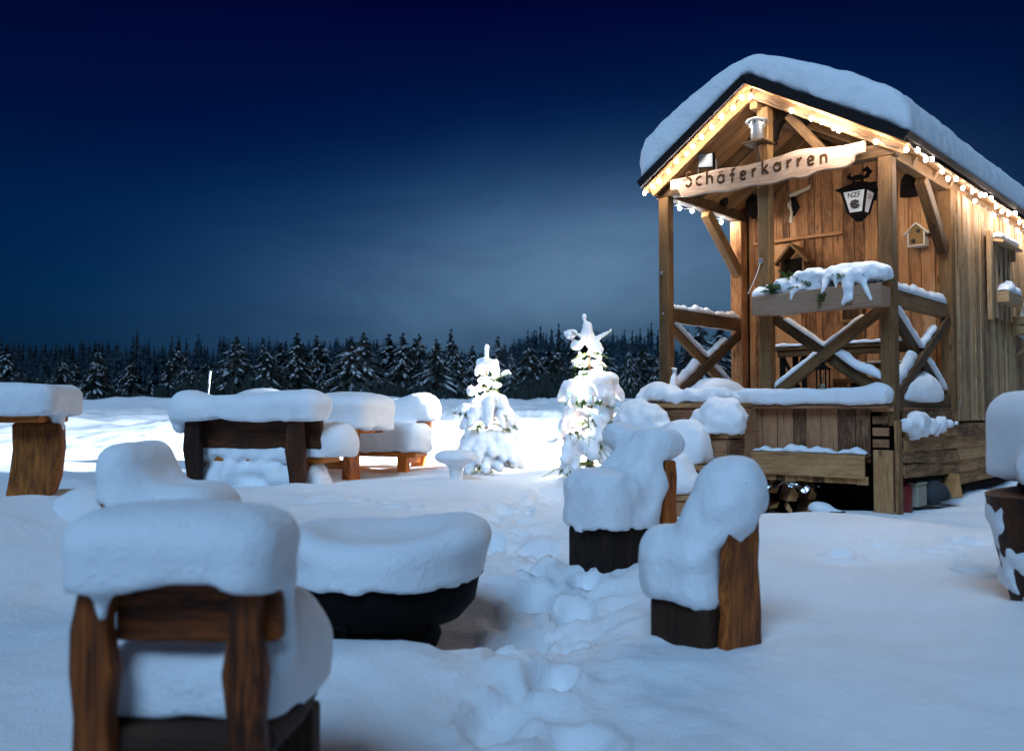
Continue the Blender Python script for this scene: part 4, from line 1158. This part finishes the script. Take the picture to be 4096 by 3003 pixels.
string('bulb string running down the right slope of the gable', [(AX+.03, -.30, AZ-.135), (RX-.06, -.30, RZ_-.07)], [.02, .31, .45, .52, .59, .63, .85], seed=3)
string('bulb string along the right eave above the grey side wall', [(RX+.0, -.25, RZ_-.02), (RX-.01, 1.2, RZ_-.04), (RX-.01, 5.4, RZ_-.03)], [.0, .05, .085, .125, .17, .215, .26, .30, .35, .385, .43, .48, .515, .56, .61, .65, .70, .76, .82, .88, .94, .99], jit=.04, seed=4, me=EBULB)
string('second looser bulb string hanging below the right eave', [(RX-.10, 1.9, 3.42), (RX-.10, 5.4, 3.40)], [.1, .27, .43, .6, .78, .93], sag=.05, jit=.04, seed=5, me=EBULB)
string('bulb string along the left eave against the sky', [(LX-.0, .0, LZ-.06), (LX-.0, 1.6, LZ-.06), (LX, 3.5, LZ-.05)], [.03, .09, .15, .22, .32, .42, .55, .7, .85], seed=6)
# ------------------------------------------------------------------ rustic chairs round the fire bowl
def wavy(w0, w1, h, rg, n=7, amp=.012):
    # an upright plank outline with uneven edges
    L = [(-(w0+(w1-w0)*i/n)/2+rg.uniform(-amp, amp), h*i/n) for i in range(n+1)]
    Rr = [((w0+(w1-w0)*i/n)/2+rg.uniform(-amp, amp), h*i/n) for i in range(n, -1, -1)]
    return L+Rr
def chair(label, loc, rz, stiles, board, seat, snow_fn, lo, hi, seed=1, mat='furn', stile_d=.06, zb=(.60, .745), res=.02, nsc=4.0, rough=.012, stile_w=.12, front=True):
    rg = random.Random(seed); random.seed(seed)
    t = thing('rustic_chair', label, 'chair', loc, rz, 'log chairs around the fire bowl')
    for i, x in enumerate(stiles):
        b = MB(); p = wavy(stile_w*1.1, stile_w*.95, zb[1]+(.0 if i else -.005), rg)
        p = [(a+x, c) for a, c in p]
        b.prism(p, (0, -.26, 0), (1, 0, 0), (0, 0, 1), -stile_d, grain=1); b.build('rear_leg', M[mat], t, .014, 2)
    b = MB(); n = 8
    top = [(board[0]+(board[1]-board[0])*i/n, zb[1]+rg.uniform(-.006, .006)) for i in range(n, -1, -1)]
    bot = [(board[0]+(board[1]-board[0])*i/n, zb[0]+rg.uniform(-.006, .006)) for i in range(n+1)]
    b.prism(bot+top, (0, -.203, 0), (1, 0, 0), (0, 0, 1), -.055); b.build('backrest', M[mat], t, .012, 2)
    x0, x1, y0, y1, zs, th = seat
    b = MB(); pts = [(x0, y0), (x1, y0), (x1+.01, (y0+y1)/2), (x1-.02, y1), ((x0+x1)/2, y1+.03), (x0+.02, y1), (x0-.01, (y0+y1)/2)]
    b.prism(pts, (0, 0, zs-th), (1, 0, 0), (0, 1, 0), th); b.build('seat', M['furn3'], t, .05, 3)
    if front:
        for x in (x0+.07, x1-.07):
            b = MB(); b.box((x, y1-.07, (zs-th)/2), (.11, .10, zs-th), None, None, 2); b.build('front_leg', M['furn3'], t, .015, 2)
    snow('snow_cap', lo, hi, res, snow_fn, t, M['snow'], rough, seed, nsc)
    return t

# near chair, seen from behind
def f_near(P):
    x, y, z = P
    d = s_box(P, (-.035, -.17, .745), (.255, .15, .145), .085)
    d = smin(d, s_ell(P, (-.07, -.12, .86), (.2, .13, .05)), .08)
    d = smax(d, (.735+.02*vnoise(x*14, y*4, None, 3))-z, .012)
    d = smin(d, s_cap(P, (-.20, -.26, .74), (-.19, -.27, .66), .022, .012), .02)
    d = smin(d, s_cap(P, (.20, -.15, .74), (.21, -.12, .54), .03, .02), .05)      # sliding down the right side
    s = s_box(P, (-.03, .10, .42), (.235, .27, .15), .09)
    s = smin(s, s_ell(P, (.135, .08, .52), (.085, .24, .15)), .08)
    s = smin(s, s_ell(P, (.15, .14, .40), (.06, .15, .11)), .05)
    s = smax(s, .383-z-np.clip(x-.2, 0, .2)*.9, .01)
    return smin(d, s, .03)
chair('near chair in the left foreground seen from behind, slab of snow on its back', (-.765, 2.38, 0), R(-3), (-.225, .145), (-.195, .215), (-.25, .20, -.22, .32, .385, .09), f_near, (-.40, -.40, .27), (.40, .44, 1.0), 3, 'furn', .06, (.585, .732), .015, 5.0, .007, .092)
# left chair, side on
def f_left(P):
    x, y, z = P
    d = s_box(P, (0, -.20, .86), (.27, .13, .13), .12)
    d = smin(d, s_ell(P, (-.05, -.22, .72), (.26, .12, .16)), .1)
    d = smin(d, s_box(P, (0, .06, .56), (.28, .30, .19), .16), .22)
    d = smax(d, -smax(smax(y+.15+.03*vnoise(x*9, z*9, None, 4), z-.62+.04*vnoise(x*8, y*8, None, 5), .02), -x-.02, .02), .02)
    return smax(d, .34-z, .01)
chair('snow-buried rustic chair behind the near one, facing right towards the fire bowl', (-1.95, 5.05, -.02), R(-98), (-.17, .19), (-.25, .25), (-.25, .25, -.24, .34, .37, .1), f_left, (-.36, -.40, .28), (.36, .52, 1.06), 5, 'furn', .06, (.58, .74), .024, 3.0, .016)
# right-hand chairs
def f_r1(P):      # farther one
    x, y, z = P
    d = s_box(P, (0.0, -.25, .86), (.28, .12, .10), .095)
    d = smin(d, s_ell(P, (.22, -.22, .90), (.11, .11, .09)), .06)
    d = smin(d, s_ell(P, (-.05, -.13, .66), (.19, .12, .24)), .12)
    d = smin(d, s_box(P, (0, .09, .43), (.255, .265, .27), .14), .13)
    d = smax(d, (.335+.022*vnoise(x*7, y*7, None, 5)+.018*vnoise(x*26, y*26, None, 15))-z, .015)
    return d
chair('farther chair right of the trodden path under a pillow of snow', (.72, 5.95, .06), R(128), (-.21, .24), (-.26, .27), (-.22, .22, -.24, .30, .35, .40), f_r1, (-.40, -.44, .27), (.40, .48, 1.08), 7, 'furn', .10, (.60, .76), .02, 5.0, .022, .12, False)
def f_r2(P):      # nearer one
    x, y, z = P
    d = s_ell(P, (.03, -.17, .885), (.165, .17, .165))
    d = smin(d, s_box(P, (.02, -.13, .74), (.20, .15, .12), .11), .10)
    d = smin(d, s_box(P, (-.01, .03, .44), (.205, .215, .25), .12), .13)
    d = smin(d, s_box(P, (-.16, -.02, .48), (.09, .17, .14), .08), .08)
    d = smax(d, (.365+.022*vnoise(x*9, y*9, None, 6)+.018*vnoise(x*30, y*30, None, 16))-z, .012)
    # broken away from the outer face of the back plank
    return smax(d, -smax(smax(y+.205, z-.775+.03*vnoise(x*12, y*9, None, 8), .02), -.13+np.clip(z-.44, 0, 1)*.62+.035*vnoise(z*22, x*9, None, 18)-x, .015), .012)
chair('nearest chair on the right, orange back plank and a tall knob of snow', (.895, 4.28, -.10), R(40), (0,), (-.12, .12), (-.20, .20, -.20, .17, .38, .30), f_r2, (-.36, -.42, .28), (.36, .42, 1.14), 9, 'furn2', .055, (.62, .76), .018, 6.0, .018, .25, False)

# ------------------------------------------------------------------ fire bowl
fb = thing('fire_bowl', 'round black fire bowl on short legs carrying a thick dished disc of snow', 'fire bowl', (-.635, 4.52, -.03))
b = MB(); b.lathe([(.0, .10), (.26, .11), (.38, .155), (.45, .235), (.475, .37), (.465, .375), (.42, .32), (.0, .22)], 40); b.build('bowl', M['iron'], fb)
b = MB(); b.lathe([(.468, .36), (.49, .365), (.49, .385), (.468, .39)], 40); b.build('rim', M['iron'], fb)
b = MB(); b.lathe([(.0, .0), (.26, .0), (.28, .06), (.24, .16), (0, .17)], 24); b.build('ash_pan', M['bark'], fb)
for a in (-50, 60, 175, 250):
    b = MB(); b.bar((.36*math.cos(R(a)), .36*math.sin(R(a)), .30), (.42*math.cos(R(a)), .42*math.sin(R(a)), -.02), .035, .02, (0, 0, 1)); b.build('leg', M['iron'], fb)
def f_bowl(P):
    x, y, z = P
    r = np.sqrt(x*x+y*y); 
    q0 = r-(.505+.012*np.sin(np.arctan2(y, x)*3)); 
    zc = .44+.02*(x/.5)+.025*(y/.5); qz = np.abs(z-zc)-.15
    rr = .10
    d = np.sqrt(np.maximum(q0+rr, 0)**2+np.maximum(qz+rr, 0)**2)+np.minimum(np.maximum(q0+rr, qz+rr), 0)-rr
    d = smin(d, s_ell(P, (.32, .02, .55), (.19, .30, .09)), .1)
    d = smin(d, s_ell(P, (-.36, -.1, .55), (.13, .26, .06)), .1)
    d = smax(d, -s_ell(P, (.0, .02, .67), (.32, .36, .15)), .10)
    return smax(d, (.352+.012*vnoise(x*16, y*16, None, 4))-z, .012)
snow('snow_cap', (-.6, -.6, .33), (.6, .6, .72), .02, f_bowl, fb, M['snow'], .008, 12, 4)

# ------------------------------------------------------------------ picnic group: two benches and a table
PR = Vector((-2.32, 10.55, 0)); PA = R(-20.3)
def plocal(x, y): 
    return Vector((PR.x+x*math.cos(PA)-y*math.sin(PA), PR.y+x*math.sin(PA)+y*math.cos(PA), 0))
def bench(label, x, y, flip, L, zoff, snow_fn, lo, hi, seed, mat):
    p = plocal(x, y); p.z = zoff; random.seed(seed); rg = random.Random(seed)
    t = thing('rustic_bench', label, 'bench', p, PA+(math.pi if flip else 0), 'log benches at the picnic table')
    # back at y = 0, seat towards +y, right end x = 0
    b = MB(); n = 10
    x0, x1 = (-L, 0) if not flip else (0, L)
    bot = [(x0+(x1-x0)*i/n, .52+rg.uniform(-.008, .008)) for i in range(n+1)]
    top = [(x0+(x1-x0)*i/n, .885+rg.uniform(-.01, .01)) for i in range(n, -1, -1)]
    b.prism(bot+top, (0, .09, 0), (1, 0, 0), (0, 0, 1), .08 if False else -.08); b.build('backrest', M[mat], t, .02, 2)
    for xx in (x0+.26, x1-.26):
        b = MB(); pl = [(-.04, -.12), (.10, -.12), (.14, .2), (.13, .5), (.10, .86), (-.10, .89), (-.13, .5), (-.07, .2)]
        b.prism([(a+xx, c) for a, c in pl], (0, .005, 0), (1, 0, 0), (0, 0, 1), .09, grain=1); b.build('rear_leg', M[mat], t, .018, 2)
        b = MB(); b.box((xx, .50, .17), (.16, .12, .38), None, None, 2); b.build('front_leg', M['furn2'], t, .02, 2)
        b = MB(); b.box((xx, .26, .30), (.10, .46, .10), None, None, 1); b.build('bearer', M['furn2'], t, .012)
    b = MB(); b.box(((x0+x1)/2, .38, .385), (L-.05, .42, .07), None, None, 0); b.build('seat', M['furn2'], t, .02, 2)
    snow('snow_cap', lo, hi, .035, snow_fn, t, M['snow'], .02, seed, 3)
    return t
def f_bA(P):
    x, y, z = P
    d = s_box(P, (-1.0, .04, .94), (1.06, .19, .24), .14)
    d = smin(d, s_ell(P, (-1.84, .02, 1.02), (.28, .22, .22)), .12)
    d = smin(d, s_ell(P, (-.35, .06, 1.08), (.45, .2, .14)), .15)
    d = smax(d, (.868+.02*vnoise(x*5, y*5, None, 3))-z, .02)
    d = smin(d, s_cap(P, (-1.98, -.0, .86), (-2.0, .0, .80), .10), .1)
    s = s_box(P, (-.98, .40, .52), (1.07, .29, .31), .16)
    s = smin(s, s_ell(P, (.10, .42, .58), (.20, .27, .25)), .08)
    s = smax(s, .42-z, .015)
    s = smin(s, s_box(P, (-1.0, .30, .05), (.95, .20, .30+.0*x), .15)+.10*vnoise(x*6, z*7, None, 12), .06)
    s = smin(s, s_cap(P, (-1.75, .20, .45), (-.3, .20, .45), .10)+.05*vnoise(x*9, z*8, None, 13), .03)
    return smin(d, s, .03)
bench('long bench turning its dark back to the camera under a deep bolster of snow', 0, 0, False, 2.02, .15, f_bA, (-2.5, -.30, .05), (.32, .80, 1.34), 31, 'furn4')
def f_bB(P):
    x, y, z = P
    d = s_box(P, (1.0, .04, .93), (1.06, .19, .22), .14)
    d = smin(d, s_ell(P, (.25, .03, 1.08), (.30, .21, .20)), .16)
    d = smin(d, s_ell(P, (2.0, .03, 1.06), (.34, .2, .2)), .2)
    d = smax(d, .84-z, .02)
    s = s_box(P, (1.0, .42, .53), (1.08, .30, .32), .16)
    s = smax(s, (.42+.02*vnoise(x*9, y*9, None, 5))-z, .015)
    return smin(d, s, .03)
bench('bench beyond the picnic table, its orange back board end lit from the right', .20, 2.86, True, 2.05, .12, f_bB, (-.2, -.3, .35), (2.5, .85, 1.36), 33, 'furn2')
tp = plocal(-.10, 1.40); tp.z = .13
tb = thing('picnic_table', 'picnic table between the two log benches loaded with a smooth thick snow mattress', 'table', tp, PA)
random.seed(4)
b = MB()
for i in range(4): b.box((-1.0, -.33+i*.22, .73), (2.0, .21, .06), None, None, 0)
b.build('tabletop', M['furn2'], tb, .012)
for x in (-.36, -1.64):
    b = MB(); b.prism([(-.17, -.05), (.17, -.05), (.13, .35), (.14, .70), (-.14, .70), (-.13, .35)], (x+.05, .0, 0), (0, 1, 0), (0, 0, 1), .12, grain=1); b.build('leg', M['furn2'], tb, .018, 2)
b = MB(); b.box((-1.0, 0, .28), (1.3, .08, .12), None, None, 0); b.build('stretcher', M['furn2'], tb, .01)
def f_tab(P):
    x, y, z = P
    d = s_box(P, (-.95, 0, .86), (1.15, .49, .33), .16)
    d = smin(d, s_ell(P, (-.35, .0, 1.10), (.5, .4, .13)), .15)
    d = smin(d, s_ell(P, (-1.75, .05, 1.16), (.34, .36, .15)), .15)
    return smax(d, (.755+.03*vnoise(x*8, y*8, None, 7))-z, .02)
snow('snow_cap', (-2.25, -.6, .72), (.35, .6, 1.4), .035, f_tab, tb, M['snow'], .02, 41, 3)

# ------------------------------------------------------------------ tables cut by the frame
t1 = thing('rustic_table', 'table at the far left edge on a thick gnarled orange plank leg', 'table', (-3.52, 7.0, .24), R(8))
random.seed(6); rg = random.Random(6)
b = MB(); b.box((-1.05, 0, .84), (1.95, .62, .06), None, None, 0); b.build('tabletop', M['furn2'], t1, .015, 2)
for x in (-.10, -1.75):
    b = MB(); pl = [(-.27, .0), (-.10, -.02), (.05, .14), (.13, .30), (.16, .40), (.18, .62), (.17, .81), (-.19, .81), (-.18, .6), (-.2, .4), (-.23, .2)]
    b.prism([(a+x-.05, c) for a, c in pl], (0, -.02, 0), (1, 0, 0), (0, 0, 1), .14, grain=1); b.build('leg', M['gnarl'], t1, .03, 2)
def f_t1(P):
    x, y, z = P
    d = s_box(P, (-1.1, 0, .93), (1.14, .36, .18), .10)
    d = smax(d, (.862+.01*vnoise(x*8, y*8, None, 7))-z, .02)
    return smin(d, s_cap(P, (-.02, -.1, .9), (-.01, -.1, .76), .06, .04), .06)
snow('snow_cap', (-2.3, -.5, .66), (.3, .5, 1.2), .03, f_t1, t1, M['snow'], .012, 43, 3)
sb = thing('snow_drift', 'snow drift piled against the gnarled leg of the far left table', 'snow drift', (-3.22, 6.85, .26))
snow('mound', (-.6, -.5, -.25), (.7, .6, .5), .035, lambda P: smin(s_ell(P, (.0, .0, .0), (.34, .36, .32)), s_ell(P, (.1, .05, -.1), (.55, .5, .2)), .2), sb, M['snow'], .02, 45, 3)

t2 = thing('log_table', 'snow-capped round log table leaning at the right edge with a dark frosted trunk foot', 'table', (2.89, 4.5, .06), R(0))
b = MB(); b.tube([(-.03, 0, -.05), (-.09, 0, .18), (-.14, .0, .45), (-.16, 0, .68)], [.25, .27, .29, .31], 20, sq=1.0); b.build('trunk', M['furn4'], t2)
b = MB(); b.lathe([(0, .67), (.28, .67), (.30, .70), (.28, .73), (0, .73)], 28); b.build('tabletop', M['bark'], t2)
def f_t2(P):
    x, y, z = P
    d = s_box(P, (.05, 0, .86), (.40, .40, .33), .15)
    d = smin(d, s_cap(P, (-.34, -.12, .80), (-.35, -.14, .72), .06, .05), .08)
    return smax(d, (.715+.02*vnoise(x*8, y*8, None, 9))-z, .02)
snow('snow_cap', (-.48, -.5, .6), (.55, .5, 1.3), .025, f_t2, t2, M['snow'], .01, 47, 3)
def f_fr(P):
    x, y, z = P
    rr = np.interp(z, [-.05, .18, .45, .68], [.25, .27, .29, .31]); cx = np.interp(z, [-.05, .18, .45, .68], [-.03, -.09, -.14, -.16])
    d = np.sqrt((x-cx)**2+y*y)-rr-.004
    d = smax(d, (x-cx)-y*.25+.19, .03)
    return smax(smax(d, .08-z, .02), z-.62, .03)
snow('frost_patch', (-.42, -.42, .05), (.3, .3, .68), .02, f_fr, t2, M['snow'], .03, 48, 9)

# ------------------------------------------------------------------ small snow-capped post and marker pole
mp = thing('garden_post', 'short post with a mushroom-shaped snow cap standing in front of the smaller lit tree', 'post', (-.70, 11.1, gz(-.70, 11.1)-.14))
b = MB(); b.tube([(0, 0, 0), (0, 0, .36)], .05, 10); b.build('stake', M['bark'], mp)
snow('snow_cap', (-.3, -.3, .0), (.3, .3, .56), .022, lambda P: smin(s_ell(P, (0, 0, .42), (.27, .26, .10)), s_cap(P, (.0, 0, .34), (.01, 0, .08), .085, .07), .08), mp, M['snow'], .008, 50, 5)
sp_ = thing('marker_pole', 'thin white snow marker pole sticking up behind the long bench', 'pole', (-4.55, 13.0, gz(-4.55, 13)))
b = MB(); b.tube([(0, 0, 0), (.13, 0, 1.42)], .016, 8); b.build('pole', M['stick'], sp_)
b = MB(); b.tube([(.10, 0, 1.10), (.112, 0, 1.24)], .020, 8); b.build('reflector', M['foil'], sp_)

# ------------------------------------------------------------------ lit Christmas trees
def xmas(label, loc, H, lumps, sprays, bulbs, seed, depth):
    rg = random.Random(seed); t = thing('christmas_tree', label, 'Christmas tree', loc, 0, 'lit Christmas trees in the snow')
    b = MB(); b.tube([(0, 0, -.1), (0, 0, H*.5), (.0, 0, H*.86), (lumps[0][0], 0, H*.93)], [.05, .03, .012, .006], 8); b.build('trunk', M['firbark'], t)
    b = MB()
    for z in np.arange(.18, H*.82, .13):
        L = (H*.30)*(1-z/H)**.75+.04
        for k in range(7):
            a = rg.random()*6.28
            fir_branch(b, (0, 0, z), (math.cos(a), math.sin(a), .05), L*rg.uniform(.8, 1.15), rg, 110, .028, -.35, 2, .0028)
    for (x, z, rx, rz_) in lumps[1:]:
        if rx > .1:
            for _ in range(3):
                a = rg.uniform(-1.2, 1.2); q = rg.uniform(.55, .95)
                p0 = (x+rx*q*math.sin(a)*.8, -depth*(1-z/H)**.8*rg.uniform(.5, .9)-rx*.45*math.cos(a), z-rz_*rg.uniform(.35, .7))
                fir_branch(b, p0, (math.sin(a)*.7, -.5, -.75), rg.uniform(.07, .13), rg, 700, .028, -.1, 1, .0035)
    for (p, d, L) in sprays: fir_branch(b, p, d, L, rg, 380, .035, -.05, 0, .0035)
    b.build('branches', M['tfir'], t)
    small = []; caps = []
    def drape(x, y, z, rx, rz_):
        # snow lying along a bough: fat at the stem, splitting into drooping fingers
        r = math.hypot(x, y)+1e-6; ux, uy = x/r, y/r
        s0 = (x-ux*rx*.75, y-uy*rx*.75, z+rz_*.42)
        for k in range(4):
            a = (-1.5+k)*.62+rg.uniform(-.2, .2); ca, sa = math.cos(a), math.sin(a)
            vx, vy = ux*ca-uy*sa, ux*sa+uy*ca; L = rx*rg.uniform(1.25, 1.75)
            m_ = (s0[0]+vx*L*.55, s0[1]+vy*L*.55, s0[2]+rz_*rg.uniform(-.12, .08))
            e_ = (s0[0]+vx*L, s0[1]+vy*L, s0[2]-rz_*rg.uniform(.75, 1.35))
            r0 = rx*.50; r1 = rx*rg.uniform(.42, .5); r2 = rx*rg.uniform(.20, .30)
            caps.append((s0, m_, r0, r1)); caps.append((m_, e_, r1, r2))
    for (x, z, rx, rz_) in lumps[1:]:
        dep = max(.04, depth*(1-z/H)**.8)
        if rx > .12:
            drape(x, -rg.uniform(.3, .6)*dep, z, rx, rz_)
            a = rg.uniform(.4, 2.7); drape(dep*math.cos(a)*.7+.25*x, dep*math.sin(a)*.7, z+rg.uniform(-.06, .04), rx*.85, rz_*.8)
        else: small.append((x, rg.uniform(-.03, .03)-(.3*dep if rx > .1 else 0), z, rx, rx*.85, rz_))
    def fn(P):
        d = s_cap(P, (lumps[0][0]*.8, 0, H*.86), (lumps[0][0], 0, H), .036, .031)
        for (x, y, z, rx, ry, rz_) in small: d = smin(d, s_ell(P, (x, y, z), (rx, ry, rz_)), .03)
        for (a, e, r0, r1) in caps: d = smin(d, s_cap(P, a, e, r0, r1), .035)
        for (p, dr, L) in sprays:
            dv = Vector(dr).normalized()*L; e = Vector(p)+dv
            d = smin(d, s_cap(P, (p[0]+dv.x*.1, p[1], p[2]+dv.z*.1+.012), (e.x, e.y, e.z+.01), .026, .018), .02)
        return d
    snow('snow_load', (-.62, -.62, -.02), (.62, .62, H+.03), .021, fn, t, M['tsnow'], .018, seed, 11)
    me = None
    for (x, y, z) in bulbs:
        if me is None:
            bb = MB(); bb.ball((0, 0, 0), (.013, .013, .02), 8, 6); o = bb.build('bulb', M['tbulb'], t); me = o.data
        else:
            o = bpy.data.objects.new('bulb', me); COL.objects.link(o); o.parent = t
        o.location = (x, y, z)
    return t
rg = random.Random(15)
def tb_list(H, n, dep):
    o = []
    for i in range(n):
        z = .12+(H*.80)*i/n; a = i*2.4; q = dep*(1-z/H)**.8*rg.uniform(.5, .95)+.03
        y_ = q*math.sin(a); o.append((q*math.cos(a), y_ if y_ > 0 or i % 4 == 0 else -y_*.6, z))
    return o
LUMP_R = [(-.08,), (-.03, 1.86, .085, .15), (-.25, 1.85, .08, .065), (-.17, 1.71, .09, .06), (.08, 1.64, .09, .11), (-.13, 1.48, .085, .05), (.08, 1.47, .085, .055), (-.06, 1.33, .08, .045), (.05, 1.35, .06, .05),
    (-.28, 1.10, .15, .17), (-.06, 1.13, .20, .21), (.20, 1.14, .22, .24), (-.27, .74, .14, .25), (.20, .84, .11, .16), (.17, .60, .21, .26), (-.05, .80, .11, .08), (-.34, .62, .10, .14), (-.30, .20, .13, .18), (.04, .36, .34, .15), (.30, .42, .15, .16)]
SPR_R = [((0, 0, 1.74), (.75, -.1, .42), .32), ((-.02, -.03, 1.75), (-.8, -.3, .5), .26), ((0, .02, 1.73), (-.9, .1, .15), .24), ((0, 0, 1.6), (-.8, -.2, -.35), .26), ((.02, 0, 1.6), (.6, -.1, -.6), .26), ((0, -.1, .66), (-.9, -.2, -.35), .62), ((.1, 0, .62), (.95, -.1, .02), .50)]
xmas('taller lit Christmas tree beside the cabin, bowed under big rounded snow lumps', (1.02, 11.6, gz(1.02, 11.6)), 2.10, LUMP_R, SPR_R, tb_list(2.1, 34, .42), 61, .42)
LUMP_L = [(.0,), (.01, 1.50, .13, .16), (-.02, 1.33, .10, .06), (.13, 1.25, .12, .05), (-.22, 1.16, .09, .09), (.10, 1.10, .08, .07), (-.11, .98, .12, .07),
    (.18, .92, .22, .20), (-.18, .78, .22, .19), (.30, .76, .16, .18), (-.35, .88, .13, .06), (-.10, .38, .28, .24), (.30, .34, .26, .28), (-.30, .22, .2, .16), (.05, .15, .25, .14)]
SPR_L = [((.02, -.03, 1.29), (.85, -.2, .33), .36), ((.02, .02, 1.30), (.85, .1, .42), .34), ((-.02, -.02, 1.30), (-.7, -.1, -.6), .32), ((-.05, -.05, 1.16), (.5, -.1, .1), .22), ((0, -.05, .92), (-.95, -.1, -.12), .50), ((0, -.03, .72), (-.7, -.3, -.5), .32), ((0, -.03, .72), (.8, -.3, -.3), .40)]
xmas('smaller lit Christmas tree with a bare spike and drooping white boughs', (-.37, 12.9, gz(-.37, 12.9)), 1.80, LUMP_L, SPR_L, tb_list(1.8, 30, .38), 63, .38)

# ------------------------------------------------------------------ unseen floodlight, added on the cabin's rear left corner to light the field
fp = hw(W0-.30, 4.9, 3.30)
ff = thing('added_floodlight', 'unseen floodlight added on the far left eave of the cabin to light the field', 'floodlight', fp)
dirv = (Vector((-14, 38, 1.2))-fp).normalized()
rot = dirv.to_track_quat('-Z', 'Y').to_euler()
b = MB(); b.box((0, 0, .04), (.26, .20, .06)); o = b.build('housing', M['iron'], ff, .006); o.rotation_euler = rot
b = MB(); b.box((0, 0, .006), (.22, .16, .004)); o = b.build('led_face', M['lamp'], ff); o.rotation_euler = rot
ld = bpy.data.lights.new('added_floodlight_beam', 'SPOT'); ld.energy = 50000; ld.color = (.78, .89, 1); ld.spot_size = R(124); ld.spot_blend = .35; ld.shadow_soft_size = .08
lo_ = bpy.data.objects.new('added_floodlight_beam', ld); COL.objects.link(lo_); lo_.parent = ff; lo_.rotation_euler = rot; lo_.location = dirv*.03
